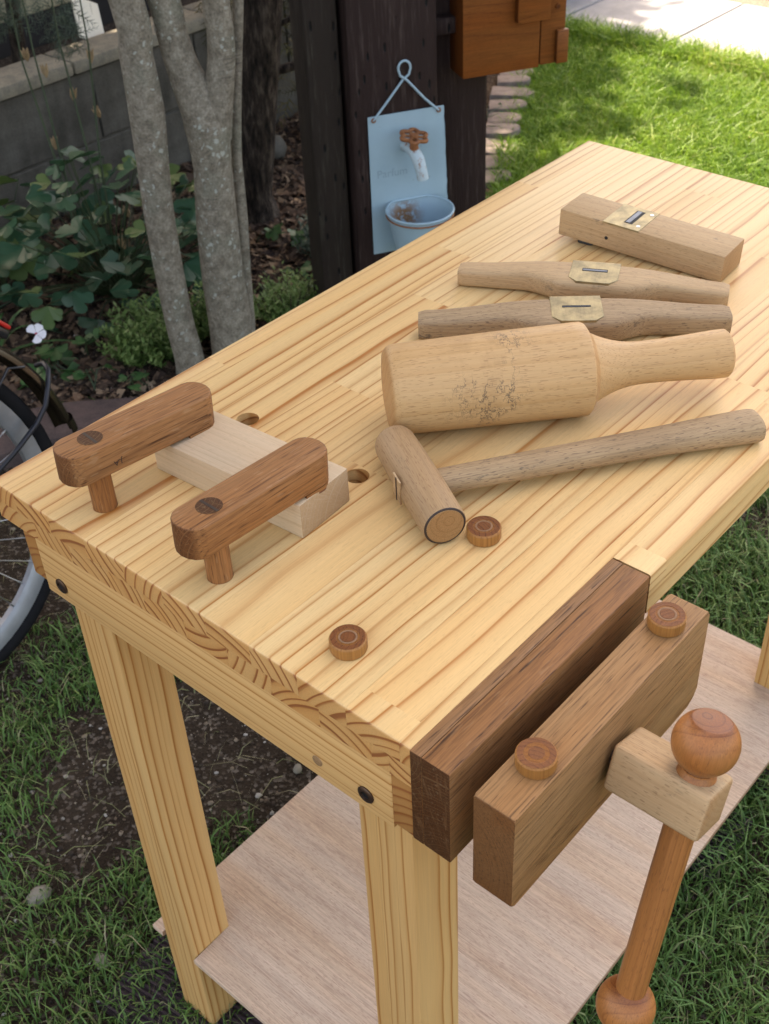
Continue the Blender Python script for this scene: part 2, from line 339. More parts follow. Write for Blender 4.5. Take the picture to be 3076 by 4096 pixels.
def tint_mat(name, stops, rough=.6, trans=0.0, spec=.3):
    s = NT(name); at = s.n('ShaderNodeAttribute', attribute_name='tint'); c = s.ramp(at.outputs['Fac'], stops); s.fin(c, rough, 0, spec)
    if trans:
        tr = s.n('ShaderNodeBsdfTranslucent', {0: c}); mx = s.n('ShaderNodeMixShader', {0: trans, 1: s.b.outputs[0], 2: tr.outputs[0]})
        s.t.links.new(mx.outputs[0], s.out.inputs[0])
    return s.m
M['grass'] = tint_mat('grass', [(0, (.042,.100,.020)), (.45, (.095,.185,.040)), (.75, (.17,.24,.065)), (.88, (.21,.22,.09)), (1, (.34,.29,.17))], .55)
M['grass_lush'] = tint_mat('lush_grass', [(0, (.055,.13,.010)), (.4, (.115,.22,.018)), (.7, (.20,.31,.035)), (1, (.46,.42,.17))], .5, .3)
M['pebble'] = tint_mat('pebbles', [(0, (.028,.020,.014)), (.45, (.07,.047,.03)), (.75, (.15,.105,.068)), (.9, (.28,.22,.155)), (1, (.45,.42,.37))], .8)
M['chips'] = tint_mat('wood_chips', [(0, (.022,.013,.010)), (.4, (.07,.042,.027)), (.75, (.15,.088,.053)), (1, (.27,.19,.12))], .85)
def leaf_mat(name, a, b, rough=.5, trans=.15, vein=True):
    s = NT(name); oi = s.n('ShaderNodeObjectInfo'); tc = s.n('ShaderNodeTexCoord'); P = tc.outputs['Object']
    c = s.mix(oi.outputs['Random'], a, b); c = s.mix(s.math('MULTIPLY', s.step(s.noise(P, 60, 3), .4, .7), .35), c, tuple(x*.55 for x in a))
    s.fin(c, rough-.08, 0, .5); tr = s.n('ShaderNodeBsdfTranslucent', {0: c}); mx = s.n('ShaderNodeMixShader', {0: trans, 1: s.b.outputs[0], 2: tr.outputs[0]})
    s.t.links.new(mx.outputs[0], s.out.inputs[0]); return s.m
M['columbine'] = leaf_mat('blue_green_leaf', (.024,.080,.040), (.050,.130,.062)); M['ground_leaf'] = leaf_mat('ivy_leaf', (.035,.10,.03), (.065,.155,.045))
M['lime_leaf'] = leaf_mat('yellow_green_leaf', (.08,.14,.04), (.13,.19,.06)); M['round_leaf'] = leaf_mat('glaucous_leaf', (.09,.20,.18), (.14,.26,.23))
M['stem'] = flat('green_stem', (.03,.05,.015), .6); M['stem_brown'] = flat('brown_stem', (.05,.035,.02), .7); M['pod'] = flat('dry_seed_pod', (.34,.23,.12), .8, 0, .5, 90)
M['herb'] = tint_mat('fine_herb_leaves', [(0, (.045,.10,.022)), (.6, (.12,.20,.05)), (1, (.22,.29,.11))], .55, .25)
M['cypress'] = tint_mat('grey_green_sprays', [(0, (.035,.055,.035)), (.6, (.085,.12,.085)), (1, (.16,.19,.14))], .7, .2)
M['shade_crown'] = tint_mat('tree_foliage', [(0, (.035,.075,.02)), (1, (.07,.13,.03))], .6, .12)
M['dry'] = tint_mat('dry_undergrowth', [(0, (.02,.015,.008)), (.4, (.06,.06,.02)), (.7, (.12,.085,.03)), (1, (.20,.17,.10))], .8)
M['petal'] = flat('white_petal', (.75,.72,.74), .5, 0, .1, 40); M['petal_eye'] = flat('pink_eye', (.45,.03,.08), .5)
M['deck'] = flat('dark_ribbed_board', (.045,.026,.030), .6, 0, .6, 40, bump=.3)
M['grey_ink'] = flat('faded_ink', (.235,.335,.39), .7); M['burn'] = flat('burnt_stamp', (.05,.022,.012), .7)
M['inner'] = flat('house_wall_shade', (.02,.016,.014), .9)  # near-black colour stands in for shade on the house wall

# ------------------------------------------------------------------ setting: ground, bed, pavement
def sheet(name, pts, z, m):
    o = mesh_obj(name, pyd([(x,y,z) for x,y in pts], [tuple(range(len(pts)))]), M[m]); tag(o, kind='structure'); return o
sheet('ground', [(-60,-60),(60,-60),(60,60),(-60,60)], G, 'soil')
BED = [(-6,2.28),(.2,2.3),(.6,2.22),(.82,2.13),(1.0,1.98),(1.12,1.72),(1.35,1.58),(1.7,1.55),(2.1,1.62),(2.6,1.9),(2.95,2.13),(3.35,2.36),(3.8,2.63),(4.25,2.95),(4.3,8),(-6,8)]
sheet('garden_bed', BED, G+.006, 'bed')
pv = sheet('pavement', [(4.22,-8),(4.95,-8),(4.95,9),(4.22,9)], G+.004, 'slab')
for y0, y1, mm in ((2.795,4.2,'slab'),(2.22,2.785,'slab'),(1.2,2.21,'slab_dots'),(.2,1.19,'slab_dots'),(-1.6,.19,'slab')):
    mesh_obj('slab', box_me((-.36,y0,0),(.36,y1,.03), .004, 1), M[mm], pv, (4.585,0,G+.002))
sheet('road', [(4.95,-30),(60,-30),(60,40),(4.95,40)], G+.004, 'road')

# ------------------------------------------------------------------ workbench
bench = tag(empty('workbench', (0.55,0.3,G)), 'pale laminated pine workbench with four legs and a plywood shelf', 'workbench')
def bpart(name, me, m, loc=(0,0,0), rot=(0,0,0), grain=None, parent=None):
    if parent is None or parent is bench: loc = (loc[0]-.55, loc[1]-.3, loc[2]-G); parent = bench
    return mesh_obj(name, me, M[m], parent, loc, rot, grain)
L, W_, LJ, TJ, HJ = 1.098, 0.6, 0.2876, 0.0395, 0.1115
YB = [0, .0395, .051, .108, .163, .220, .277, .3345, .390, .4475, .505, .5615, .6]
top_staves = []
def stave(x0, x1, y0, y1, z0, z1, seed, py, pz, rnd_end=False, side=0):
    xc, yc, zc = (x0+x1)/2, (y0+y1)/2, (z0+z1)/2
    lo = (x0-xc, y0-yc, z0-zc); hi = (x1-xc, y1-yc, z1-zc)
    def pick(e):
        a, b = e.verts[0].co, e.verts[1].co
        t = abs(a.z-hi[2]) < 1e-6 and abs(b.z-hi[2]) < 1e-6
        if rnd_end and t and x0 <= .001 and abs(a.x-lo[0]) < 1e-6 and abs(b.x-lo[0]) < 1e-6: return True
        if rnd_end and t and x1 >= L-.001 and abs(a.x-hi[0]) < 1e-6 and abs(b.x-hi[0]) < 1e-6: return True
        if side > 0 and t and abs(a.y-hi[1]) < 1e-6 and abs(b.y-hi[1]) < 1e-6: return True
        if side < 0 and t and abs(a.y-lo[1]) < 1e-6 and abs(b.y-lo[1]) < 1e-6: return True
        return False
    me = box_me(lo, hi, .0028, 3, pick)
    o = bpart('stave', me, 'pine', (xc,yc,zc), (0,0,0), (py,pz,seed)); return o, (x0,x1,y0,y1)
ZM, ZB = -.0237, -.047
splits = {0: [.316, .80], 1: [.0265, .60], 2: [.0265, .62], 3: [.4236], 4: [.33, .9], 5: [.72], 6: [.251, .78], 7: [.49, 1.0247], 8: [.35, .86], 9: [.56], 10: [.68], 11: [.30, .91]}
prng = random.Random(23)
for i in range(12):
    y0, y1 = YB[i], YB[i+1]
    xs = [LJ+.0008 if i == 0 else 0] + splits[i] + [L]
    if i == 1: xs = [0, .60, L]
    for a, b in zip(xs[:-1], xs[1:]):
        pz = prng.choice([-.03,-.06,-.10,-.05,-.15,.05]); py = prng.choice([-1,1])*prng.uniform(.038,.11)
        top_staves.append(stave(a, b, y0+.0001, y1-.0001, ZM, 0, prng.uniform(0,40), py, pz, True, 1 if i == 11 else (-1 if i == 0 else 0)))
YB2 = [0, .0395, .063, .082, .140, .197, .252, .309, .366, .420, .478, .535, .6]
for i in range(12):
    x0 = LJ+.0008 if i == 0 else 0
    top_staves.append(stave(x0, L, YB2[i]+.0001, YB2[i+1]-.0001, ZB, ZM-.0001, prng.uniform(0,40), prng.choice([-1,1,1])*prng.uniform(.04,.12), prng.choice([-.06,.08,.05,.12,-.09]), False))
HOLES = [(.047,.4725),(.0468,.3056),(.239,.469),(.2362,.3072)]
bpy.context.view_layer.update()
for hx, hy in HOLES:
    cut = mesh_obj('cutter', lathe_me([(-.06,.0124),(.03,.0124)], 32)); cut.rotation_euler = (0, -R(90), 0); cut.location = (hx,hy,0)
    bpy.context.view_layer.update()
    for o, (x0,x1,y0,y1) in top_staves:
        if x0-.013 < hx < x1+.013 and y0-.013 < hy < y1+.013:
            md = o.modifiers.new('b', 'BOOLEAN'); md.object = cut; md.solver = 'EXACT'
            dg = bpy.context.evaluated_depsgraph_get(); me = bpy.data.meshes.new_from_object(o.evaluated_get(dg), depsgraph=dg)
            o.modifiers.clear(); o.data = me; shade(me, 40)
    bpy.data.objects.remove(cut)
# aprons
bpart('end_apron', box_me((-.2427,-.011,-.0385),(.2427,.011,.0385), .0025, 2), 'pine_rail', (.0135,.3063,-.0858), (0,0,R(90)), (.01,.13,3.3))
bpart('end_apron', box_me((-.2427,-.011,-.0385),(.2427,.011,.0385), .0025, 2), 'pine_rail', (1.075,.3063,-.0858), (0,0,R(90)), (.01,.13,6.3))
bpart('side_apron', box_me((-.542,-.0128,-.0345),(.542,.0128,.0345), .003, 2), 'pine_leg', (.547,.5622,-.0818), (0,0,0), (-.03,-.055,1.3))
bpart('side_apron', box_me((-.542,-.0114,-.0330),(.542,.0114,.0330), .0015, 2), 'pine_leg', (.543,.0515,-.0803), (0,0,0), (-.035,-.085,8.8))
for y in (.0942,.5184):
    b = bpart('bolt', lathe_me([(-.0012,.0072),(-.0005,.0088),(.0012,.0090),(.002,.0080),(.0026,.0060),(.0026,.0048),(.0008,.0046)], 28), 'iron', (.0024,y,-.1018), (0,0,R(180)))
    mesh_obj('socket', lathe_me([(-.0002,.0042),(.0011,.0042)], 6), M['blade'], b)
bpart('dowel_plug', lathe_me([(-.002,.0058),(.0006,.0058),(.0009,.0052)], 20), 'kashi', (.0024,.1514,-.1014), (0,0,R(180)), (.003,.02,2.2))
# legs: three glued laminations each, grain upright
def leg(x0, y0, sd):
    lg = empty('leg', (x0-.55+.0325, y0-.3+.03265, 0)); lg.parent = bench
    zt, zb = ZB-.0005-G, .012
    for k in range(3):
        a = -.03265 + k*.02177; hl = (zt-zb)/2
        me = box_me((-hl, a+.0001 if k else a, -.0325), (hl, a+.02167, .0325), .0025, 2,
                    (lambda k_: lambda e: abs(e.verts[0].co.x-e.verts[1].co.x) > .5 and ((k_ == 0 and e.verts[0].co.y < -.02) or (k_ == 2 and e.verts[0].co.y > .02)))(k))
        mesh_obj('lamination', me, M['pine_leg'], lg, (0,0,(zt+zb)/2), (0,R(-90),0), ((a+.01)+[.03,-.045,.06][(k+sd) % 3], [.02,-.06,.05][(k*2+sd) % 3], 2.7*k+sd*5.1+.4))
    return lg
for k, (x, y) in enumerate(((.025,.0636),(.025,.4835),(.983,.0636),(.983,.4835))): leg(x, y, k)
SH = [(.0207,.029),(.0207,.0630),(.0906,.0630),(.0906,.1295),(.0207,.1295),(.0207,.4828),(.0906,.4828),(.0906,.5494),(.0207,.5494),(.0207,.571),
      (1.062,.571),(1.062,.029)]
SHc = [(y-.3, -(x-.55)) for x, y in SH]
bpart('shelf', poly_me(SHc[::-1], -.005, .005, .0008, 1), 'lauan', (.55,.3,-.809), (0,0,R(90)), (.0,-.6,4.4))
# oak rear jaw let into the corner of the top
bpart('rear_jaw', box_me((-LJ/2,-.0140,-HJ/2),(LJ/2,.0140,HJ/2), .0012, 2), 'oak_dark', (LJ/2-.0012,.0138,-HJ/2+.0005), (0,0,0), (-.022,-.075,2.6))
bpart('rear_jaw', box_me((-LJ/2,-.0058,-HJ/2),(LJ/2,.0058,HJ/2), .0010, 2), 'oak_dark', (LJ/2-.0012,.0338,-HJ/2+.0005), (0,0,0), (.035,.05,9.1))

# ------------------------------------------------------------------ vise on the bench
vise = tag(empty('bench_vise', (.1435,-.04,-.0625)), 'oak front vise jaw with beech screw block and turned handle', 'vise')
def vp(name, me, m, loc, rot=(0,0,0), grain=None, parent=None):
    return mesh_obj(name, me, M[m], parent or vise, (loc[0]-.1435, loc[1]+.04, loc[2]+.0625) if parent is None else loc, rot, grain)
def jaw_prof():
    pts = []; x0, x1, z0, z1 = -.1432, .1445, -.0565, .0565
    for cx, cz, r, a0 in ((x1,z1,.006,0),(x0,z1,.002,90),(x0,z0,.004,180),(x1,z0,.014,270)):
        sx, sz = (cx-r if cx > 0 else cx+r), (cz-r if cz > 0 else cz+r)
        for k in range(6): a = R(a0+k*18); pts.append((sx+r*math.cos(a), sz+r*math.sin(a)))
    return pts
jm = poly_me(jaw_prof(), -.0192, .0192, .0018, 2); jm.transform(Matrix.Rotation(R(90), 4, 'X'))
vp('front_jaw', jm, 'oak_jaw', (.1435,-.0413,-.0625), (0,0,0), (.08,-.03,4.2))
vp('screw', lathe_me([(0,.009),(.172,.009)], 20), 'iron', (.1435,.10,-.0625), (0,0,R(-90)))
for dx in (-.09,.09): vp('guide_rod', lathe_me([(0,.007),(.16,.007)], 16), 'iron', (.1435+dx,.10,-.0625), (0,0,R(-90)))
hub = empty('hub', (0,0,0), (0,R(17.4),0), vise)
vp('hub_collar', lathe_me([(0,.010),(.011,.010)], 24), 'iron', (0,-.0205,0), (0,0,R(-90)), None, hub)
vp('screw_block', box_me((-.044,-.0222,-.0228),(.044,.0222,.0228), .0045, 3), 'beech_old', (0,-.0695,0), (0,0,R(-90)), (.03,.05,6.1), hub)
HY = -.09
han = empty('handle', (0,HY,0), (0,R(13.2),0), vise)
def knob(d, neck):
    prof = []
    r = .0268; n = 22
    for k in range(n+1):
        a = R((37 if neck else 12) + ((152 if neck else 149)-(37 if neck else 12))*k/n)
        prof.append((-r*math.cos(a)*1.0, r*math.sin(a)))
    prof = [(prof[0][0]-.0003, prof[0][1]*.93)] + prof
    x = prof[-1][0]
    if neck: prof += [(x+.0035,.0142),(x+.0075,.0162),(x+.0095,.0156)]
    return lathe_me(prof, 40, 30)
vp('handle_bar', lathe_me([(-.235,.0137),(.03,.0137)], 28), 'cherry', (0,0,0), (0,R(-90),0), (.02,.03,3.0), han)
vp('handle_knob', knob(0, 1), 'cherry', (0,0,.0545), (0,R(90),0), (.006,.004,7.7), han)
vp('handle_knob', knob(0, 0), 'cherry', (0,0,-.249), (0,R(-90),0), (.008,-.003,12.3), han)

# ------------------------------------------------------------------ holdfasts and the clamped block
def slot_outline(x0, x1, w_, n=9):
    r = w_*.5; pts = []
    for k in range(n): a = R(-90+180*k/(n-1)); pts.append((x1-r*.82+r*.82*math.cos(a), r*math.sin(a)))
    for k in range(n): a = R(90+180*k/(n-1)); pts.append((x0+r*.82+r*.82*math.cos(a), r*math.sin(a)))
    return pts
def holdfast(px, py, yaw, pitch, label, sd, stamp=False):
    h = tag(empty('holdfast', (px,py,0), (0,0,R(yaw))), label, 'holdfast', 'oak holdfasts pegged into the bench')
    arm = slot_outline(-.037, .1375, .0405)
    a = mesh_obj('arm', poly_me(arm, -.0175, .0175, .0022, 3), M['oak'], h, (0,0,.0635), (0,R(pitch),0), (-.05,-.02,sd))
    ft = slot_outline(.0, .1375, .0400); ft = [(max(x,.098), y) for x, y in ft]
    q = []
    for pnt in ft:
        if not q or (abs(pnt[0]-q[-1][0])+abs(pnt[1]-q[-1][1])) > 1e-5: q.append(pnt)
    mesh_obj('foot', poly_me(q, -.0215, -.0176), M['oak'], a, (0,0,0), (0,0,0), (-.05,-.02,sd))
    mesh_obj('foot_pad', poly_me([(x-.0004, y) for x, y in q], -.0232, -.0216), M['leather'], a)
    mesh_obj('peg', lathe_me([(-.07,.0119),(.0455,.0121)], 32), M['oak'], h, (0,0,0), (0,R(-90),0), (.02,.015,sd+3))
    pe = mesh_obj('peg_end', lathe_me([(.0,.0122),(.0004,.0122)], 32), M['oak_dark'], a, (0,0,.0175), (0,R(-90),0), (.03,.01,sd+4))
    mesh_obj('wedge', box_me((-.0014,-.0119,0),(.0014,.0119,.0003), 0), M['wedge'], pe, (.0003,0,0), (R(-90),R(0),R(0)) if False else (0,R(90),0))
    if stamp: return h, a
    return h, a
h1, a1 = holdfast(.047, .4725, -5.0, 2.2, 'brown oak holdfast with a small burnt stamp, nearer the left edge of the bench', 1.7)
h2, a2 = holdfast(.0468, .3056, -1.2, 2.2, 'brown oak holdfast nearer the bench middle, without a stamp', 5.2)
def text_me(body, size, ext=.0001):
    cu = bpy.data.curves.new('t', 'FONT'); cu.body = body; cu.size = size; cu.extrude = ext; cu.align_x = 'CENTER'; cu.align_y = 'CENTER'
    o = bpy.data.objects.new('t', cu); COL.objects.link(o); dg = bpy.context.evaluated_depsgraph_get()
    me = bpy.data.meshes.new_from_object(o.evaluated_get(dg), depsgraph=dg); bpy.data.objects.remove(o); return me
mesh_obj('stamp', text_me('J.A', .0085), M['burn'], a1, (.014,-.0204,-.007), (R(90),0,R(0)))
a1.children[-1].rotation_euler = (R(90), R(180), 0)
bl = mesh_obj('clamped_block', box_me((-.0985,-.0355,-.0197),(.0985,.0355,.0197), .0012, 2), M['maple'], None, (.1605,.382,.0198), (0,0,R(-86.5)), (.05,-.03,3.9))
tag(bl, 'pale maple block clamped flat under the two oak holdfasts', 'wood block')

# ------------------------------------------------------------------ carving mallet
def mallet():
    n = Vector((.160,-.1365,0)); head = n.length
    prof = [(0,.030),(.0015,.0405),(.005,.0448),(.010,.0468),(.03,.0474),(.11,.0486),(.195,.0494),(.2085,.0494),(.2105,.0482),(.2135,.0435),(.2160,.0390)]
    for k in range(8): t = k/7; prof.append((.2185+.056*t, .0225+.0145*(1-t)**2.2))
    prof += [(.30,.0229),(.33,.0245),(.352,.0258),(.364,.0258),(.3665,.0235)]
    me = lathe_me(prof, 56, 40)
    o = mesh_obj('carving_mallet', me, M['mallet'], None, (.3165,.3365,.0487), (0,0,math.atan2(n.y,n.x)), (.075,.03,2.9))
    o.rotation_euler = (R(25), R(.5), math.atan2(n.y,n.x)); return o
M['mallet'] = wood('mallet_beech', (.58,.36,.17), (.47,.255,.10), ring=.010, warp=.004, ring_amt=.5, end_col=(.85,.78,.72), fibre=.12, flecks=.6, pore_col=(.30,.15,.065), rough=.45, stops=[(0,.4),(.05,0),(.5,.1),(1,.9)], scuff=None)
def add_dents(m):
    t = m.node_tree; b = t.nodes['Principled BSDF']; lk = b.inputs['Base Color'].links[0].from_socket
    s = NT.__new__(NT); s.m = m; s.t = t; s.b = b
    tc = s.n('ShaderNodeTexCoord'); P = tc.outputs['Object']
    x = s.n('ShaderNodeSeparateXYZ', {0: P}).outputs[0]
    band = s.math('MULTIPLY', s.step(x, .04, .085), s.step(x, .165, .12))
    f = s.noise(s.vmath('MULTIPLY', P, (60, 34, 34)), 1, 5, .72); ln = s.math('ABSOLUTE', s.math('SUBTRACT', f, .5))
    cr = s.math('MULTIPLY', s.step(ln, .02, .005), s.step(s.noise(P, 13, 3, .6), .50, .64))
    c = s.mix(s.math('MULTIPLY', s.math('MULTIPLY', cr, band), .85), lk, (.10,.07,.05))
    sm = s.math('MULTIPLY', s.step(s.noise(s.vmath('MULTIPLY', P, (30, 16, 16)), 1, 5, .7), .50, .66), band); c = s.mix(s.math('MULTIPLY', sm, .25), c, s.mix(1, c, (.55,.5,.46), 'MULTIPLY'))
    s.set(b.inputs['Base Color'], c)
add_dents(M['mallet'])
tag(mallet(), 'big turned beech carving mallet with a dented barrel head', 'mallet')

# ------------------------------------------------------------------ wooden hammer
M['hammer_head'] = wood('worn_hammer_head', (.43,.275,.145), (.32,.185,.085), ring=.006, warp=.006, ring_amt=.5, end_col=(.85,.75,.62), fibre=.25, flecks=.5, pore_col=(.2,.1,.05), rough=.55, scuff=.5)
ham = tag(empty('wooden_hammer', (.2445,.234,0), (0,0,R(59.8))), 'small wooden hammer with a long greyish handle', 'hammer')
HR = .0222
hh = mesh_obj('hammer_head', lathe_me([(-.0725,.0185),(-.0722,.0205),(-.0705,.0215),(-.03,HR),(.03,HR),(.066,.0213),(.071,.0200),(.0735,.0165)], 44), M['hammer_head'], ham, (0,0,HR), (R(30),0,0), (.01,.012,5.5))
mesh_obj('face_ring', lathe_me([(-.0730,.0196),(-.0724,.0206),(-.0722,.0206)], 44, 60), M['wedge'], hh)
mesh_obj('striking_face', lathe_me([(-.0736,.0155),(-.0734,.0182),(-.0729,.0184)], 44, 40), M['hammer_head'], hh, (0,0,0), (0,0,0), (.004,.006,1.1))
def oval_sweep(sections):        # (x, half width, half height, y, z)
    v = []; f = []; n = 20
    for x, a, b, y, z in sections:
        for k in range(n):
            th = 2*math.pi*k/n; c_, s_ = math.cos(th), math.sin(th)
            v.append((x, y+a*math.copysign(abs(c_)**.8, c_), z+b*math.copysign(abs(s_)**.8, s_)))
    for i in range(len(sections)-1):
        for k in range(n): f.append((i*n+k, i*n+(k+1)%n, (i+1)*n+(k+1)%n, (i+1)*n+k))
    f.append(tuple(range(n))[::-1]); f.append(tuple((len(sections)-1)*n+k for k in range(n)))
    return pyd(v, f, 45)
hd = [(-.012,.0135,.0105,0,0),(.05,.0138,.0112,0,0),(.15,.0150,.0118,0,-.0005),(.25,.0165,.0125,-.001,-.001),(.32,.0192,.0140,-.003,-.001),(.352,.0202,.0146,-.004,-.0012),(.3575,.0190,.0134,-.004,-.0012),(.3590,.0165,.0115,-.004,-.0012)]
hdl = mesh_obj('handle', oval_sweep(hd), M['kashi'], ham, (-.006,0,HR), (0,R(1.2),R(-93.0)), (.03,.02,8.2))
tn = mesh_obj('tenon', box_me((-.0095,-.0006,-.013),(.0095,.0012,.013), 0), M['beech_old'], ham, (-.004,.0222,HR+.001), (0,R(0),0), (.05,.03,3.1))
mesh_obj('wedge', box_me((-.0012,.0012,-.0132),(.0012,.0018,.0132), 0), M['wedge'], tn)

# ------------------------------------------------------------------ little turned bench dogs (discs)
M['dog'] = wood('dog_hardwood', (.28,.105,.038), (.15,.05,.02), ring=.004, warp=.003, ring_amt=.6, end_col=(.8,.75,.7), fibre=.3, pores=.5, pore_col=(.07,.025,.01), rough=.45)
M['dog_side'] = wood('dog_side', (.40,.185,.055), (.24,.09,.025), ring=.004, warp=.002, ring_amt=.6, fibre=.35, rough=.45)
M['dog_mark'] = flat('scribed_ring', (.30,.155,.075), .7, 0, .6, 300)
def dog(x, y, z, label, sd, yaw=0):
    prof = [(-.012,.0115),(0.0,.0118),(.0003,.0156),(.0022,.0164),(.0118,.0164),(.0132,.0152)]
    o = mesh_obj('bench_dog', lathe_me(prof, 40, 35), M['dog_side'], None, (x,y,z), (0,R(-90),0), (.03,.02,sd))
    o.rotation_euler = (0, R(-90), R(yaw))
    tp = mesh_obj('top', lathe_me([(.0130,.0153),(.0135,.0151),(.0135,.0105),(.0131,.0100),(.0131,.0066),(.0136,.0062),(.0136,.0001)][::-1], 40, 35), M['dog'], o, (0,0,0), (0,0,0), (.02,.012,sd+1))
    if sd != 7.7: mesh_obj('scribed_ring', lathe_me([(.0135,.0066),(.01362,.0070),(.01362,.0078),(.0135,.0082)], 40, 60), M['dog_mark'], o)
    return tag(o, label, 'bench dog', 'round wooden bench dogs')
dog(.0516,.1508,0, 'round brown bench dog alone on the open pine top near the bench end', 1.2)
dog(.2386,.1496,0, 'round brown bench dog touching the wooden hammer head', 4.6, 40)
dog(.0535,-.0413,-.006, 'round brown bench dog on the near end of the front vise jaw', 7.7, 80)
dog(.2469,-.0402,-.006, 'round brown bench dog on the far end of the front vise jaw', 9.4, 120)

# ------------------------------------------------------------------ spokeshaves and plane
def smooth(a, b, x): t = max(0, min(1, (x-a)/(b-a))); return t*t*(3-2*t)
def shave(name, label, loc, yaw, half, m, seed, mid_t, end_t, end_w, plate_x, slot_w, slot_h, taper=0):
    o = tag(empty(name, (*loc,0), (0,0,R(yaw))), label, 'spokeshave', 'wooden spokeshaves lying sole up')
    v = []; f = []; n = 28; xs = np.linspace(-half, half, 45)
    for x in xs:
        u = abs(x-plate_x); bump = 1-smooth(.036,.085,u); arch = 1-(x/half)**2
        far = end_w*.5+.010*(1-smooth(.03,.17,u)); nearw = end_w*.5+.017*bump
        e = 1-.16*smooth(half-.006, half, abs(x))
        far *= e; nearw *= e
        zt = end_t + (mid_t-end_t)*(1-smooth(.03,half*1.0,u)); zb = .001+.006*(1-smooth(.05,.10,u))*0
        zt *= (1-.05*smooth(half-.005,half,abs(x)))
        cy = (far-nearw)/2; a = (far+nearw)/2; cz = (zt+zb)/2; b = (zt-zb)/2
        for k in range(n):
            th = 2*math.pi*(k+.5)/n; c_, s_ = math.cos(th), math.sin(th); ex = .38
            px = a*math.copysign(abs(c_)**ex, c_); pz = b*math.copysign(abs(s_)**ex, s_)
            if pz < 0: px *= 1-.12*(-pz/b)
            v.append((x, cy+px, cz+pz))
    for i in range(len(xs)-1):
        for k in range(n): f.append((i*n+k, i*n+(k+1)%n, (i+1)*n+(k+1)%n, (i+1)*n+k))
    f.append(tuple(range(n))[::-1]); f.append(tuple((len(xs)-1)*n+k for k in range(n)))
    mesh_obj('body', pyd(v, f, 40), M[m], o, (0,0,0), (0,0,0), (.06,-.03,seed))
    nw = end_w*.5+.017; fw = end_w*.5+.010; pw = .0295
    pp = [(-pw,fw-.0015),(-pw,-nw+.012),(-pw+.010,-nw+.0025),(pw-.010,-nw+.0025),(pw,-nw+.012),(pw,fw-.0015)]
    pl = mesh_obj('sole_plate', poly_me(pp, -.003, .0006, .0004, 1), M['brass'], o, (plate_x,0,mid_t))
    mesh_obj('mouth_shade', box_me((-slot_w/2,-slot_h/2,.0),(slot_w/2,slot_h/2,.0008), 0), M['black'], pl, (0,.001,0))  # solid black slab, painted shade of the slot
    mesh_obj('blade', box_me((-slot_w/2+.001,-slot_h/2+.0012,.0),(slot_w/2-.001,slot_h/2-.0022,.0011), .0002, 1), M['blade'], pl, (0,.001,0))
    return o
shave('spokeshave', 'pale wooden spokeshave with brass sole plate, the middle of the three planes', (.690,.329), -63.6, .164, 'beech_old', 2.2, .031, .024, .030, .004, .031, .0072)
shave('spokeshave', 'longer greyish wooden spokeshave with brass sole plate, right behind the carving mallet', (.5985,.2935), -51.2, .180, 'kashi', 7.1, .034, .027, .034, .003, .033, .0042)
pl = tag(empty('block_plane', (.8245,.330,0), (R(0),0,R(-85.2))), 'straight rectangular wooden plane with brass insert, farthest tool on the bench', 'plane')
pb = mesh_obj('body', box_me((-.1145,-.030,-.018),(.1145,.030,.018), .0014, 2), M['beech_old'], pl, (0,0,.0235), (0,R(2.2),0), (.05,-.07,4.1))
pi = mesh_obj('brass_insert', box_me((-.0255,-.0302,-.002),(.0255,.0302,.0006), .0003, 1), M['brass'], pb, (-.0275,0,.018))
mesh_obj('mouth_shade', box_me((-.0058,-.0195,0),(.0058,.0195,.0008), 0), M['black'], pi, (.004,.002,0))  # black slab on the brass for the slot's dark inside
mesh_obj('blade', box_me((-.004,-.018,0),(.002,.018,.0012), .0002, 1), M['blade'], pi, (.004,.002,0))
for sx, sy in ((.0195,.020),(.019,-.018)): mesh_obj('screw', lathe_me([(0,.0028),(.0009,.0026)], 14), M['steel'], pi, (sx,sy,0), (0,R(-90),0))
mesh_obj('blade_tail', box_me((-.011,-.02,-.012),(.011,.02,.0), .003, 2), M['blade'], pb, (-.080,0,-.018))
mesh_obj('side_hole_shade', lathe_me([(0,.0024),(.0004,.0024)], 14), M['black'], pb, (-.045,-.0301,-.003), (0,0,R(-90)))  # black disc painted as the shade in a hole

# ------------------------------------------------------------------ bicycle
bx_, by_, bth, br, lean = .2005, 1.382, .0467, .3495, -.165
bike = tag(empty('bicycle', (bx_,by_,G)), 'parked bicycle with silver rimmed wheel and dark bronze mudguard', 'bicycle')
bike.rotation_euler = (-lean*-1 if False else 0, 0, 0)
nrm = Vector((-math.sin(bth)*math.cos(lean), math.cos(bth)*math.cos(lean), math.sin(lean))); ux = Vector((math.cos(bth), math.sin(bth), 0)); uz = ux.cross(nrm)
if uz.z < 0: uz = -uz
bike.matrix_world = Matrix(((ux.x,nrm.x,uz.x,bx_),(ux.y,nrm.y,uz.y,by_),(ux.z,nrm.z,uz.z,G),(0,0,0,1)))
def torus(Rm, prof, n=72, a0=0, a1=360):      # profile (dr, dy); in the xz plane
    v = []; f = []; m = len(prof); full = a1-a0 >= 360; nn = n if full else n+1
    for i in range(nn):
        a = R(a0+(a1-a0)*i/n)
        for dr, dy in prof: v.append(((Rm+dr)*math.cos(a), dy, (Rm+dr)*math.sin(a)))
    for i in range(n):
        j = (i+1) % nn
        for k in range(m): f.append((i*m+k, i*m+(k+1)%m, j*m+(k+1)%m, j*m+k))
    return pyd(v, f, 50)
circ = lambda r, n=10, sx=1, sy=1: [(r*sx*math.cos(2*math.pi*k/n), r*sy*math.sin(2*math.pi*k/n)) for k in range(n)]
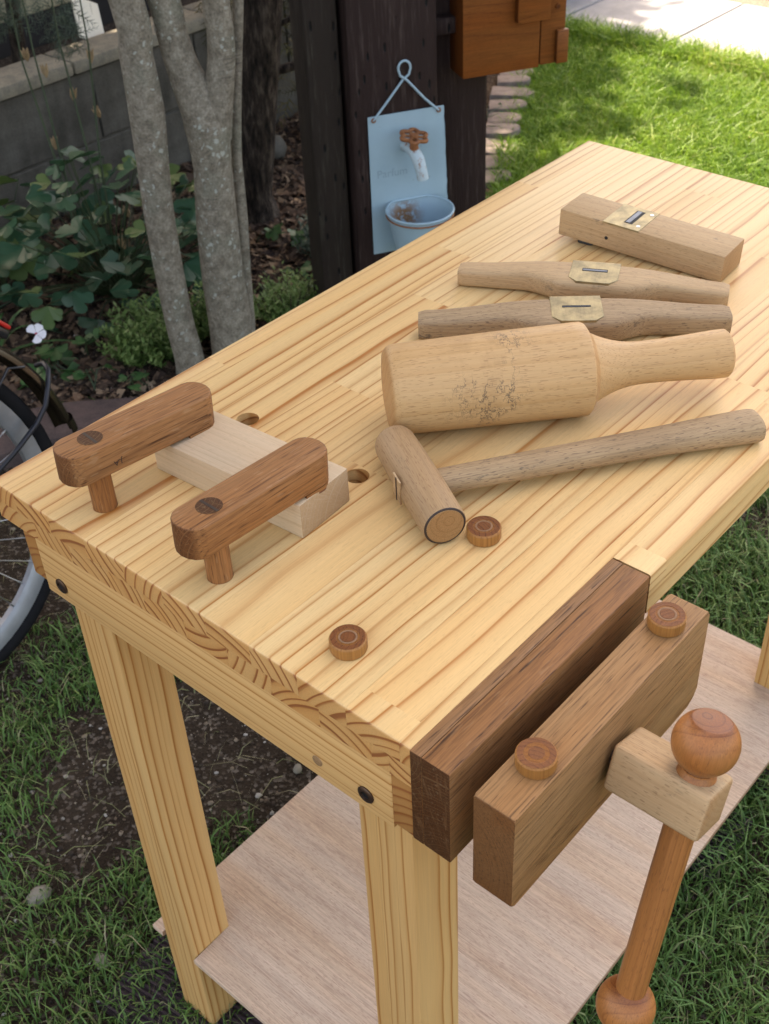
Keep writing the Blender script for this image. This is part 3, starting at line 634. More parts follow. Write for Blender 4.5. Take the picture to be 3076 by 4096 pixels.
def wheel(cx):
    wh = empty('wheel', (cx,0,br), (0,0,0), bike)
    mesh_obj('tyre', torus(br-.0175, circ(.0175,12)), M['rubber'], wh)
    mesh_obj('rim', torus(br*.862, [(.016,.013),(.016,-.013),(-.008,-.0125),(-.018,-.007),(-.018,.007),(-.008,.0125)]), M['alu'], wh)
    mesh_obj('hub', lathe_me([(-.05,.006),(-.034,.006),(-.034,.028),(-.029,.028),(-.026,.012),(.026,.012),(.029,.028),(.034,.028),(.034,.006),(.05,.006)], 20), M['steel'], wh, (0,0,0), (0,0,R(90)))
    for k in range(36):
        a = R(k*10); s_ = 1 if k % 2 else -1; tw = R(48 if (k//2) % 2 else -48)
        p0 = (.026*math.cos(a+tw), s_*.031, .026*math.sin(a+tw)); p1 = (br*.815*math.cos(a), s_*.003, br*.815*math.sin(a)); pm = tuple(p1[i]*.955+p0[i]*.045 for i in range(3))
        v, f = tube_data([p0,pm],.0011,6); v2, f2 = tube_data([pm,p1],.0022,6,True,len(v)); me = pyd(v+v2, f+f2, 60); mesh_obj('spoke', me, M['steel'], wh)
    return wh
wheel(0); wheel(-1.08)
fp = [(.020*math.sin(R(a)), .029*math.cos(R(a))) for a in range(0,181,20)]
fp += [(r-.002, y*.94) for r, y in fp[::-1]]
fd = mesh_obj('mudguard', torus(.388, fp, 48, 6, 178), M['fender'], bike, (0,0,br))
mesh_obj('mudguard_lip', torus(.388, [(r*1.2+.002, y*1.12) for r, y in fp], 3, 4.5, 8.5), M['fender'], fd)
mesh_obj('mudguard_stay', tube_me([(0,-.04,0),(.30,-.036,.22),(.335,-.032,  .205)], .003, 8), M['frame'], fd)
for s_ in (-1,1):
    mesh_obj('chain_stay', tube_me([(0,.058*s_,br),(-.42,.03*s_,br-.06)], .009, 10), M['frame'], bike)
    mesh_obj('seat_stay', tube_me([(0,.058*s_,br),(-.26,.02*s_,.82)], .008, 10), M['frame'], bike)
    mesh_obj('fork', tube_me([(-1.08,.055*s_,br),(-1.03,.05*s_,.72),(-.99,.01*s_,.80)], .011, 10), M['frame'], bike)
mesh_obj('seat_tube', tube_me([(-.42,0,br-.06),(-.27,0,.86)], .016, 12), M['frame'], bike)
mesh_obj('down_tube', tube_me([(-.42,0,br-.06),(-.98,0,.80)], .018, 12), M['frame'], bike)
mesh_obj('head_tube', tube_me([(-.97,0,.95),(-1.0,0,.76)], .019, 12), M['frame'], bike)
sd_ = mesh_obj('saddle', box_me((-.15,-.06,-.03),(.12,.08,.03), .025, 3), M['rubber'], bike, (-.26,0,.93))
mesh_obj('handlebar', tube_me([(-.78,-.28,1.02),(-.93,-.18,1.04),(-.96,0,1.03),(-.93,.18,1.04),(-.78,.28,1.02)], .011, 10), M['steel'], bike)
rf = mesh_obj('rear_reflector', box_me((-.012,-.028,-.032),(.006,.028,.032), .006, 2), M['frame'], bike, (.310,-.005,.648), (0,R(-40),0))
mesh_obj('red_lens', box_me((.0,-.026,-.030),(.009,.026,.030), .004, 2), M['red'], rf, (.0075,0,0))
mesh_obj('cable', tube_me([(.12,-.036,.37),(.20,-.042,.40),(.262,-.046,.425),(.31,-.044,.445),(.345,-.040,.468),(.368,-.034,.498),(.388,-.020,.520),(.394,.0,.528),(.388,.02,.522)], .0052, 8), M['cable'], bike)

# ------------------------------------------------------------------ sleeper posts, hanging planter, letter box
PH = -.53; E_ = Vector((math.cos(PH), math.sin(PH), 0)); NB = Vector((-math.sin(PH), math.cos(PH), 0)); PB = Vector((1.85,1.60,0))
def pf(e, d, z): return PB + E_*e + NB*d + Vector((0,0,z))       # e along the face, d behind it
def post(label, e0, e1, d0, d1, m, top=1.1):
    o = mesh_obj('timber_post', box_me((-(e1-e0)/2,-(d1-d0)/2,0),((e1-e0)/2,(d1-d0)/2,top-G), .012, 2), M[m], None, pf((e0+e1)/2,(d0+d1)/2,G), (0,0,PH))
    return tag(o, label, 'post', 'dark timber posts by the lawn')
post('weathered dark timber post left of the one holding the blue planter', -.262,-.172, .03,.16, 'sleeper_old')
post('broad dark timber post carrying the blue tap planter', -.163,.074, 0,.14, 'sleeper')
post('dark timber post below the orange brown letter box', .088,.240, .07,.19, 'sleeper')
M['letter'] = M['orange_wood']
lb = tag(empty('letter_box', pf(.27,0,-.33), (0,0,PH)), 'orange brown stained wooden letter box fixed to the timber posts', 'letter box')
mesh_obj('case', box_me((-.138,-.02,0),(.072,.10,.62), .003, 2), M['letter'], lb, (0,0,0), (0,0,0), (.2,.02,2.0))
mesh_obj('side_board', box_me((.0745,-.018,.004),(.143,.10,.62), .003, 2), M['letter'], lb, (0,0,0), (0,0,0), (.1,.2,5.0))
mesh_obj('door_board', box_me((.0,-.042,.122),(.090,-.0205,.60), .004, 2), M['letter'], lb, (0,0,0), (0,0,0), (.1,.2,8.0))
mesh_obj('corner_strip', box_me((.114,-.034,.006),(.147,-.0185,.090), .004, 2), M['letter'], lb, (0,0,0), (0,0,0), (.1,.2,11.0))
mesh_obj('peg', lathe_me([(0,.007),(.004,.006)], 16), M['letter'], lb, (.118,-.0185,.145), (0,0,R(-90)), (.1,.2,12.0))
mesh_obj('dark_batten', box_me((-.30,.03,.10),(-.14,.09,.14), .003, 2), M['sleeper'], lb, (.10,0,0))  # short batten of dark timber beside the case

hp = tag(empty('hanging_planter', pf(-.014,-.004,-.77), (0,0,PH)), 'light blue tin wall planter with a rusty tap and a pot', 'planter')
tilt_ = R(0)
def plate_me():
    n = 24; pts = [(-.109,0),(.1095,.0)]; rr = random.Random(3)
    for k in range(1,n): pts.append((.1095-.0115*k/n+rr.uniform(-.0012,.0012), .378*k/n))
    pts += [(.098,.378),(-.1075,.378)]
    me = poly_me(pts, -.0012, .0012); me.transform(Matrix.Rotation(R(90), 4, 'X')); return me
bp = mesh_obj('back_plate', plate_me(), M['blue'], hp, (0,-.003,0))
loop = [(-.093,-.006,.369),(-.06,-.006,.405),(-.012,-.006,.459)]
for k in range(13): a = R(-38+256*k/12); loop.append((-.007+.016*math.cos(a)*1.0, -.007-.002*k/12, .487+.0175*math.sin(a)))
loop = loop[:3] + [( .005,-.007,.472)] + [(-.007+.016*math.cos(R(a)), -.008, .489+.018*math.sin(R(a))) for a in range(-10,191,20)] + [(-.019,-.009,.472),(-.002,-.010,.459),(.045,-.008,.405),(.083,-.006,.369)]
mesh_obj('wire_hanger', tube_me(loop, .0032, 8), M['blue'], hp)
for sx in (-.093,.083): mesh_obj('eyelet', tube_me([(sx+.005*math.cos(R(a)), -.007, .369+.005*math.sin(R(a))) for a in range(0,361,30)], .0016, 6), M['rust'], hp)
tap = empty('tap', (.005,-.005,.285), (0,0,0), hp)
mesh_obj('tap_body', tube_me([(-.016,0,.005),(-.014,-.02,.010),(-.008,-.045,.006),(-.002,-.062,-.012),(.004,-.068,-.042),(.007,-.068,-.062)], [.014,.014,.016,.0165,.0150,.0155], 16), M['faucet'], tap)
mesh_obj('tap_stem', tube_me([(-.008,-.048,.012),(-.009,-.052,.042)], [.0125,.009], 12), M['rust'], tap)
hw = empty('wheel_dummy') ; bpy.data.objects.remove(hw)
v, f = [], []
def addt(pts, r, n=8, cap=True):
    a, b = tube_data(pts, r, n, cap, len(v)); v.extend(a); f.extend(b)
ring = [((.031+.0045*math.cos(R(6*a)))*math.cos(R(a)), (.031+.0045*math.cos(R(6*a)))*math.sin(R(a)), 0) for a in range(0,361,6)]
addt(ring, .0056, 8, False); addt([(0,0,-.006),(0,0,.006)], .011, 12)
for a in range(30,390,60): addt([(.008*math.cos(R(a)),.008*math.sin(R(a)),0),(.028*math.cos(R(a)),.028*math.sin(R(a)),0)], .0038, 6)
mesh_obj('tap_wheel', pyd(v, f, 50), M['rust'], tap, (-.010,-.056,.048), (R(10),R(3),R(12)))
# pot: half bucket, open on top
pot_e = empty('pot', (.0,-.078,.142), (0,0,0), hp)
def pot_me(rt, rb, h, th):
    n = 48; prof = [(rb,-h),(rt,0),(rt-th,0),(rb-th,-h+.003)]; v = []; f = []
    for r, z in prof:
        for k in range(n): v.append((r*math.cos(2*math.pi*k/n), min(r*math.sin(2*math.pi*k/n), .074), z))
    for i in range(3):
        for k in range(n): f.append((i*n+k, i*n+(k+1)%n, (i+1)*n+(k+1)%n, (i+1)*n+k))
    f.append(tuple(range(n))[::-1]); f.append(tuple(3*n+k for k in range(n)))
    return pyd(v, f, 40)
mesh_obj('pot_shell', pot_me(.088,.062,.125,.0015), M['pot'], pot_e)
mesh_obj('pot_rim', tube_me([(.0885*math.cos(R(a)), min(.0885*math.sin(R(a)), .0735), 0) for a in range(0,361,10)], .0032, 8, False), M['blue'], pot_e)
mesh_obj('rim_bead', tube_me([(.0885*math.cos(R(a)), min(.0885*math.sin(R(a)), .0735), -.011) for a in range(125,416,10)], .0022, 8, False), M['rust'], pot_e)
mesh_obj('faint_writing', text_me('Parfum', .030, .00005), M['grey_ink'], bp, (-.048,-.0014,.222), (R(90),0,0))

# ------------------------------------------------------------------ block wall and things behind it
wall = tag(empty('garden_wall', (1.6,3.05,G)), 'low grey concrete block wall with a pebbled cap', 'wall')
for row in range(2):
    z0 = row*.235 - .02
    for k in range(12):
        x0 = -2.2 + k*.45 + (.225 if row else 0); 
        mesh_obj('block', box_me((0,0,0),(.443,.12,.228), .004, 1), M['wall'], wall, (x0,-.055+.001*((k*7+row*3) % 3),z0))
mesh_obj('wall_core', box_me((-2.2,-.045,-.05),(3.4,.055,.44), 0), M['wall'], wall)
for k in range(9): mesh_obj('cap_stone', box_me((0,0,0),(.594,.165,.042), .008, 2), M['cap'], wall, (-2.2+k*.6,-.075,.450))
fr = tag(empty('cream_frame', (1.7,3.45,G)), 'cream painted timber frame standing behind the concrete wall', 'timber frame')
mesh_obj('rail', box_me((-1.6,-.03,0),(.62,.03,.095), .004, 1), M['cream'], fr, (0,.02,.52), (0,0,0))
mesh_obj('upright', box_me((-.03,-.03,0),(.03,.03,.9), .004, 1), M['cream'], fr, (-.08,.0,.62))
mesh_obj('upright', box_me((-.03,-.03,0),(.03,.03,.9), .004, 1), M['cream'], fr, (-.85,.0,.62))
wb = mesh_obj('white_board', box_me((-.065,-.004,0),(.065,.004,.15), .002, 1), M['white_board'], None, (2.04,3.19,G+.455), (R(-30),R(28),R(8)))
tag(wb, 'small white board leaning behind the wall cap', 'board')
hs = mesh_obj('house_plinth', box_me((-4,0,0),(6,.3,2.2), .01, 1), M['inner'], None, (0,4.6,G)); tag(hs, 'near-black house wall with deep shade in its colour behind the garden wall', 'house wall')

# edging stones
def stone_me(sx, sy, sz, seed):
    bm = bmesh.new(); bmesh.ops.create_icosphere(bm, subdivisions=2, radius=1); rr = random.Random(seed)
    k = [Vector((rr.gauss(0,1),rr.gauss(0,1),rr.gauss(0,1))).normalized() for _ in range(7)]
    for v_ in bm.verts:
        n_ = v_.co.normalized(); r_ = 1
        for kk in k: r_ = min(r_, .82/max(.3, n_.dot(kk)) if n_.dot(kk) > .6 else r_)
        v_.co = Vector((n_.x*sx*r_, n_.y*sy*r_, n_.z*sz*r_))
    return bm_mesh(bm, 50)
ed = tag(empty('scalloped_edging', (3.3,2.3,G)), 'pinkish scalloped concrete edging between lawn and bed', 'edging')
def lobed(sd):
    pts = []
    for k in range(10): a = R(-90+180*k/9); pts.append((.052*math.cos(a)+.03, .058*math.sin(a)))
    return poly_me(pts + [(-.075,.058),(-.075,-.058)], 0, .045, .008, 2)
lm = [lobed(k) for k in range(2)]
A0, A1 = Vector((2.72,1.99,0)), Vector((4.15,2.86,0)); dirn = (A1-A0); ang_ = math.atan2(dirn.y, dirn.x); nst = int(dirn.length/.122)
for k in range(nst):
    p = A0 + dirn*(k/nst); o = mesh_obj('edging_stone', lm[k % 2], M['edging'], ed, (p.x-3.3+rnd.uniform(-.008,.008), p.y-2.3, rnd.uniform(-.012,.014)), (rnd.uniform(-.12,.12), rnd.uniform(-.12,.12), ang_-R(90)+rnd.uniform(-.2,.2))); o.scale = (rnd.uniform(.8,1.15), rnd.uniform(.85,1.12), 1)
kb = tag(empty('brown_kerb', (.9,2.0,G)), 'low dark brown stone kerb along the planting bed', 'kerb')
KP = [(-.9,2.14),(-.5,2.16),(-.1,2.16),(.25,2.14),(.6,2.07),(.85,1.97),(1.02,1.80),(1.13,1.58),(1.33,1.46)]
for (xa,ya),(xb,yb) in zip(KP[:-1],KP[1:]):
    l_ = math.hypot(xb-xa,yb-ya); mesh_obj('kerb_stone', box_me((-l_/2+.004,-.085,-.03),(l_/2-.004,.085,.045), .012, 2), M['curb'], kb, ((xa+xb)/2-.9,(ya+yb)/2-2.0,0), (0,0,math.atan2(yb-ya,xb-xa)))
# dark ribbed boards under the legs
def ribbed(label, cx, cy, ang, ln, wd):
    n = int(wd/.009); pts = []
    for k in range(n):
        x = -wd/2+wd*k/n; q_ = wd/n; pts += [(x+.15*q_,.013),(x+.55*q_,.013),(x+.65*q_,.0085),(x+.95*q_,.0085)]
    pts = [(-wd/2,0)] + [(-wd/2,.013)] + pts + [(wd/2,.013),(wd/2,0)]
    v = [(y_, x_, z_) for y_ in (-ln/2,ln/2) for x_, z_ in pts]; m_ = len(pts); f = [(k,(k+1)%m_,m_+(k+1)%m_,m_+k) for k in range(m_)] + [tuple(range(m_))[::-1], tuple(range(m_,2*m_))]
    o = mesh_obj('ribbed_board', pyd(v, f), M['deck'], None, (cx,cy,G), (0,0,ang)); return tag(o, label, 'board', 'dark ribbed boards on the ground')
ribbed('dark ribbed board under the near legs of the bench', .06, .33, R(98), .66, .16)
ribbed('dark ribbed board under the far legs of the bench', 1.01, .31, R(92), .62, .16)
ribbed('dark ribbed board lying midway under the shelf', .79, .31, R(90), .55, .15)

# ------------------------------------------------------------------ trees
def tree(name, label, base, trunks, barkm):
    t = tag(empty(name, base), label, 'tree')
    for nm, pts in trunks:
        n = 8; P_ = [Vector(q[:3]) for q in pts]; rr = [q[3] for q in pts]
        dense = []; dr = []
        for i in range(len(P_)-1):
            a = P_[max(i-1,0)]; b = P_[i]; c_ = P_[i+1]; d_ = P_[min(i+2,len(P_)-1)]
            for s_ in range(5):
                u = s_/5; dense.append(.5*((2*b)+(c_-a)*u+(2*a-5*b+4*c_-d_)*u*u+(3*b-a-3*c_+d_)*u**3)); dr.append(rr[i]*(1-u)+rr[i+1]*u)
        dense.append(P_[-1]); dr.append(rr[-1])
        me = tube_me([q-Vector(base) for q in dense], dr, 20, True, 80)
        mesh_obj(nm, me, M[barkm], t)
    return t
def crown_me(ells, n, size, seed, tilt=.8):
    g_ = np.random.default_rng(seed); V = []; 
    cs = np.array([e[:3] for e in ells]); rs = np.array([e[3:6] for e in ells]); vol = rs.prod(1); pick = g_.choice(len(ells), n, p=vol/vol.sum())
    d = g_.normal(size=(n,3)); d /= np.linalg.norm(d,axis=1)[:,None]; rad = g_.random(n)**(1/2.2)
    P_ = cs[pick] + d*rad[:,None]*rs[pick]
    nn = g_.normal(size=(n,3)); nn[:,2] = np.abs(nn[:,2])+tilt; nn /= np.linalg.norm(nn,axis=1)[:,None]
    a = np.cross(nn, g_.normal(size=(n,3))); a /= np.linalg.norm(a,axis=1)[:,None]; b = np.cross(nn,a)
    s_ = size*(.7+.6*g_.random(n))[:,None]
    V = np.stack([P_-a*s_, P_-b*s_*.45+nn*s_*.08, P_+a*s_, P_+b*s_*.45+nn*s_*.08],1).reshape(-1,3)
    F = np.arange(4*n).reshape(-1,4); return tri_me(V, F, np.repeat(g_.random(n),4))
T1 = [(1.248,1.895,-1.04,.050),(1.249,1.899,-1.005,.044),(1.250,1.899,-.947,.0395),(1.242,1.907,-.809,.037),(1.239,1.910,-.562,.0372),(1.243,1.906,-.411,.0388),(1.247,1.901,-.276,.0425),(1.246,1.903,-.148,.0385),(1.245,1.904,-.027,.039),(1.20,2.0,.5,.035),(1.0,2.1,1.6,.022)]
T2 = [(1.358,1.842,-1.04,.075),(1.359,1.842,-.961,.0605),(1.360,1.841,-.875,.0585),(1.358,1.843,-.737,.055),(1.361,1.840,-.589,.0527),(1.366,1.834,-.436,.0475),(1.366,1.835,-.330,.054),(1.355,1.846,-.262,.047),(1.342,1.861,-.195,.039),(1.331,1.872,-.110,.0350),(1.327,1.876,-.043,.0365),(1.29,1.93,.3,.033),(1.3,2.1,1.6,.02)]
T2b = [(1.378,1.822,-.36,.040),(1.390,1.808,-.265,.037),(1.402,1.795,-.190,.0325),(1.407,1.790,-.109,.0312),(1.406,1.791,-.048,.0315),(1.43,1.80,.4,.028),(1.8,1.9,1.6,.018)]
T3 = [(1.383,1.808,-1.04,.020),(1.384,1.807,-.961,.0172),(1.387,1.804,-.875,.0174),(1.391,1.800,-.738,.0169),(1.397,1.794,-.590,.017),(1.402,1.788,-.437,.0125),(1.413,1.778,-.300,.0127),(1.425,1.765,-.171,.0126),(1.437,1.753,-.049,.012),(1.5,1.7,.6,.012),(1.7,1.6,1.5,.008)]
T3 = [(x+.045,y+.045,z,r_*1.03) for x,y,z,r_ in T3]
gt = tree('grey_tree', 'slender grey barked tree with several leaning stems beside the bench', (1.3,1.86,G), [('trunk',T1),('trunk',T2),('limb',T2b),('trunk',T3)], 'bark_grey')
SHADE_CLUMPS = [(.4,1.9,2.5,1.7,1.5,.8),(2.2,2.2,2.6,1.9,1.5,.8),(1.5,3.4,2.9,2.6,1.8,.9),(3.1,2.9,2.5,1.2,1.2,.8),(2.4,4.5,2.9,1.7,1.4,.8),(-.5,3.0,2.6,1.6,1.8,.8),(5.0,5.5,2.8,1.4,.9,.7),(4.1,4.75,2.7,.7,.6,.5),(4.75,4.95,2.7,.35,.3,.3),(4.85,4.45,2.6,.28,.2,.2),(5.15,4.75,2.8,.2,.22,.2),(4.6,4.2,2.6,.2,.16,.2),(5.35,5.1,2.7,.3,.2,.2),(5.75,5.25,2.7,.4,.35,.3),(6.1,5.0,2.7,.25,.2,.2),(5.5,4.6,2.7,.15,.12,.12),(5.05,4.15,2.7,.14,.12,.12)]  # unseen crown clumps, placed so their shadow covers the bench and dapples the lawn
cr = mesh_obj('shade_crown', crown_me([(a-1.3,b-1.86,c_-G,d_,e_,f_) for a,b,c_,d_,e_,f_ in SHADE_CLUMPS], 52000, .085, 3), M['shade_crown'], gt)
TD = [(2.05,2.45,-1.05,.085),(2.05,2.46,-.98,.070),(2.047,2.467,-.92,.062),(2.059,2.454,-.825,.060),(2.074,2.438,-.643,.064),(2.094,2.416,-.471,.063),(2.111,2.397,-.309,.060),(2.16,2.36,.2,.056),(2.25,2.4,1.8,.04)]
TB1 = [(2.10,2.42,-.53,.016),(2.17,2.36,-.515,.014),(2.30,2.24,-.48,.012),(2.45,2.16,-.47,.009)]
TB2 = [(2.10,2.40,-.40,.009),(2.17,2.33,-.36,.008),(2.24,2.28,-.30,.006),(2.32,2.22,-.22,.004)]
dt = tree('dark_barked_tree', 'tree with dark furrowed bark standing behind the grey stems', (2.06,2.45,G), [('trunk',TD),('branch',TB1),('branch',TB2)], 'bark_dark')
mesh_obj('shade_crown', crown_me([(.2,1.0,3.6,1.6,1.4,.7)], 9000, .08, 9), M['shade_crown'], dt)  # unseen crown, positioned for where its shadow lands

# ------------------------------------------------------------------ small plants
def leaf_me(lobes, seed, cup=.18, tooth=0):      # fan leaf about 1 unit across, stalk at origin, pointing +x
    rr = random.Random(seed); n = 31; v = [(0,0,0)]
    for k in range(n):
        a = R(-115+230*k/(n-1)); c_ = abs(math.cos(a*180/math.pi/115*R(90)*lobes/1.0)) if False else 0
        u = (k/(n-1))*lobes; fr_ = u-math.floor(u) if u < lobes else 1.0
        r_ = .66*(.50+.44*math.sin(math.pi*min(max(fr_,0),1))**.55+.08*abs(math.sin(2*math.pi*fr_)))*(1-.15*abs(a)/2) + (rr.uniform(-.02,.02))
        v.append((.28+r_*math.cos(a)*.85-.0, r_*math.sin(a)*.9, 0))
    v = [(x, y, cup*(x*x*.5+y*y)*rr.uniform(.8,1.2)-.05*math.cos(3*math.atan2(y,x+.01))) for x, y, z in v]
    return pyd(v, [(0,k,k+1) for k in range(1,n)], 60)
LM = [leaf_me(3,k) for k in range(4)]
def add_leaf(parent, p, size, mat, rr, base, me=None, name='leaf'):
    me = me or rr.choice(LM)
    key = (me.name, mat)
    if key not in LEAFC: c_ = me.copy(); c_.materials.clear(); c_.materials.append(M[mat]); LEAFC[key] = c_
    o = bpy.data.objects.new(name, LEAFC[key]); COL.objects.link(o); o.parent = parent
    o.location = (p[0]-base[0], p[1]-base[1], p[2]-base[2]); o.scale = (size,)*3
    o.rotation_euler = (rr.uniform(-.5,.5), rr.uniform(-.1,.75), rr.uniform(0,6.28)); return o
LEAFC = {}
def leafy(name, label, base, n, spread, hts, size, mat, seed, cat='plant', stemm='stem', alt=None, group=None):
    rr = random.Random(seed); t = tag(empty(name, base), label, cat, group); v_, f_ = [], []
    for k in range(n):
        a = rr.uniform(0,6.28); q_ = math.sqrt(rr.random()); x = base[0]+spread[0]*q_*math.cos(a); y = base[1]+spread[1]*q_*math.sin(a)
        z = base[2]+hts[0]+(hts[1]-hts[0])*rr.random()*(1-.55*q_*q_)
        add_leaf(t, (x,y,z), size*rr.uniform(.65,1.2), (alt if alt and rr.random() < .15 else mat), rr, base)
        b0 = Vector((rr.uniform(-.03,.03), rr.uniform(-.03,.03), 0)); p1 = Vector((x-base[0], y-base[1], z-base[2]))
        a_, b_ = tube_data([b0, b0.lerp(p1,.5)+Vector((0,0,.03)), p1], [.0025,.002,.0013], 5, False, len(v_)); v_ += a_; f_ += b_
    mesh_obj('stems', pyd(v_, f_, 60), M[stemm], t); return t
cp = leafy('columbine_plant', 'large clump of blue green lobed columbine leaves in front of the wall', (1.42,2.42,G), 125, (.36,.28), (.03,.50), .10, 'columbine', 4, alt='lime_leaf')
leafy('columbine_plant', 'pale yellowish leafy clump at the wall foot by the photo left edge', (1.20,2.72,G), 22, (.20,.16), (.14,.46), .13, 'lime_leaf', 14, alt='columbine')
# tall flower stalks with dry pods
for k, (bx0, tops) in enumerate((((1.36,2.46), [(1.50,2.72,.12),(1.42,2.66,.05)]), ((1.44,2.44), [(1.62,2.62,.10),(1.58,2.7,-.05)]))):
    for tx, ty, tz in tops:
        pts = [Vector((bx0[0],bx0[1],G)), Vector((bx0[0]*.6+tx*.4, bx0[1]*.6+ty*.4, -.62)), Vector((tx,ty,-.35)), Vector((tx+.02,ty+.02,tz))]
        mesh_obj('flower_stalk', tube_me([q-Vector((1.42,2.42,G)) for q in pts], [.0045,.0035,.0025,.0018], 6), M['stem'], cp)
rr = random.Random(21)
for p in ((1.50,2.68,-.42),(1.44,2.62,-.60),(1.62,2.62,-.40),(1.56,2.66,-.50),(1.53,2.45,-.80),(1.46,2.4,-.86),(1.60,2.6,-.55),(1.40,2.6,-.33)):
    v_, f_ = [], []
    for k in range(5):
        a = k*1.256; a_, b_ = tube_data([(0,0,0),(.006*math.cos(a),.006*math.sin(a),.015),(.007*math.cos(a),.007*math.sin(a),.028),(.011*math.cos(a),.011*math.sin(a),.038)], [.002,.0045,.004,.0008], 5, False, len(v_)); v_ += a_; f_ += b_
    mesh_obj('seed_pod', pyd(v_, f_, 60), M['pod'], cp, (p[0]-1.42,p[1]-2.42,p[2]-G), (rr.uniform(-.5,.5),rr.uniform(-.5,.5),0))
def herb(name, label, base, rx, ry, rz, n, mat, seed, size=.011, cat='plant', up=.9):
    g_ = np.random.default_rng(seed); ns = n//14; t = tag(empty(name, base), label, cat); V = []; F = []; T = []
    for s_ in range(ns):
        a = g_.random()*6.28; q_ = math.sqrt(g_.random()); root = np.array([rx*.5*q_*math.cos(a), ry*.5*q_*math.sin(a), 0]); tip = np.array([rx*q_*math.cos(a)+g_.normal()*.01, ry*q_*math.sin(a)+g_.normal()*.01, rz*(.55+.45*g_.random())*(1-.5*q_**3)])
        for k in range(14):
            u = .25+.75*k/13; p = root+(tip-root)*u+g_.normal(size=3)*.003; b = k*2.4+s_; d = np.array([math.cos(b),math.sin(b),up*g_.random()+.2]); d /= np.linalg.norm(d); sd = np.cross(d,[0,0,1]); sd /= np.linalg.norm(sd)+1e-9
            L_ = size*(.7+.7*g_.random())*(1.3-.5*u); i0 = len(V); V += [p, p+d*L_*.5+sd*L_*.2, p+d*L_, p+d*L_*.5-sd*L_*.2]; F.append((i0,i0+1,i0+2,i0+3)); T += [min(1,.15+.6*u*g_.random()+.25*u)]*4
    mesh_obj('foliage', tri_me(V, F, T), M[mat], t)
    v_, f_ = [], []
    for s_ in range(14):
        a = s_*.449*3; a_, b_ = tube_data([(0,0,0),(rx*.3*math.cos(a),ry*.3*math.sin(a),rz*.35),(rx*.6*math.cos(a),ry*.6*math.sin(a),rz*.75)], [.003,.002,.001], 5, False, len(v_)); v_ += a_; f_ += b_
    mesh_obj('stems', pyd(v_, f_, 60), M['stem_brown'], t); return t
herb('herb_bush', 'low fine leaved green herb bush at the foot of the left grey stem', (1.27,2.06,G), .165,.15,.17, 3600, 'herb', 6, .020)
herb('herb_bush', 'low fine leaved green herb tuft between the two grey stems', (1.45,1.98,G), .10,.10,.20, 1700, 'herb', 8, .020)
herb('herb_bush', 'green herb tuft right of the grey stems at the table edge', (1.62,1.88,G), .12,.11,.17, 1700, 'herb', 9, .020)
herb('grey_herb', 'greyish feathery herb at the foot of the weathered post', (1.98,2.05,G), .12,.12,.17, 1400, 'cypress', 12, .022)
for k, (x, y, n, s_) in enumerate(((1.80,2.04,4,.05),(1.72,1.90,6,.055),(1.86,1.86,5,.05),(1.93,2.3,4,.06),(2.02,2.2,4,.06),(1.63,2.06,4,.05),(1.12,1.98,4,.05),(1.06,2.06,4,.05),(1.16,2.20,3,.05),(1.05,2.25,4,.06))):
    wheres = ['beside the weathered post', 'near the table edge right of the grey stems', 'just left of the weathered post at the table edge', 'on the leaf litter behind the grey stems', 'on the litter below the dark trunk', 'close right of the thin grey stem', 'on the gravel before the left herb bush', 'behind the mudguard tip', 'left of the herb bush', 'beside the white flower']
    leafy('ivy_seedling', 'small lobed green seedling '+wheres[k], (x,y,G), n, (.05,.05), (.015,.075), s_, 'ground_leaf', 40+k, group='green seedlings in the bed')
fl = leafy('white_flower', 'white pink-eyed flower above glossy green leaves by the mudguard', (1.0,2.22,G), 9, (.09,.08), (.02,.09), .075, 'ground_leaf', 77)
for k in range(5):
    a = R(k*72+10); pts = [(0,0,0)]+[(.028*math.cos(a+R(b))*(1 if abs(b) < 20 else .85), .028*math.sin(a+R(b))*(1 if abs(b) < 20 else .85), .006) for b in (-34,-17,0,17,34)]
    if k != 2: mesh_obj('petal', pyd(pts, [(0,1,2),(0,2,3),(0,3,4),(0,4,5)]), M['petal'], fl, (.02,.03,.115), (R(35),R(-32),0))
mesh_obj('flower_eye', lathe_me([(0,.003),(.0015,.0035),(.003,.001)], 10), M['petal_eye'], fl, (.0195,.0285,.1165), (0,R(-110),R(40)))
# long strap leaves at the left
sl = tag(empty('strap_leaf_plant', (.98,2.42,G)), 'plant with long narrow arching green leaves at the photo left', 'plant')
for k, (dx, dy, h_) in enumerate(((-.02,.10,.26),(.16,-.02,.14),(-.10,.12,.30),(.12,.10,.10),(.20,-.20,.06),(.1,-.1,.12),(-.16,.05,.18))):
    n = 8; v_ = []
    for i in range(n+1):
        u = i/n; x = dx*u; y = dy*u; z = h_*(1-(1-u)**2) - .05*u**3; w_ = .007*(1-u**2)+.0005; q = Vector((-dy,dx,0)).normalized()*w_; v_ += [(x-q.x,y-q.y,z),(x+q.x,y+q.y,z)]
    mesh_obj('blade', pyd(v_, [(2*i,2*i+1,2*i+3,2*i+2) for i in range(n)], 60), M['ground_leaf'], sl)
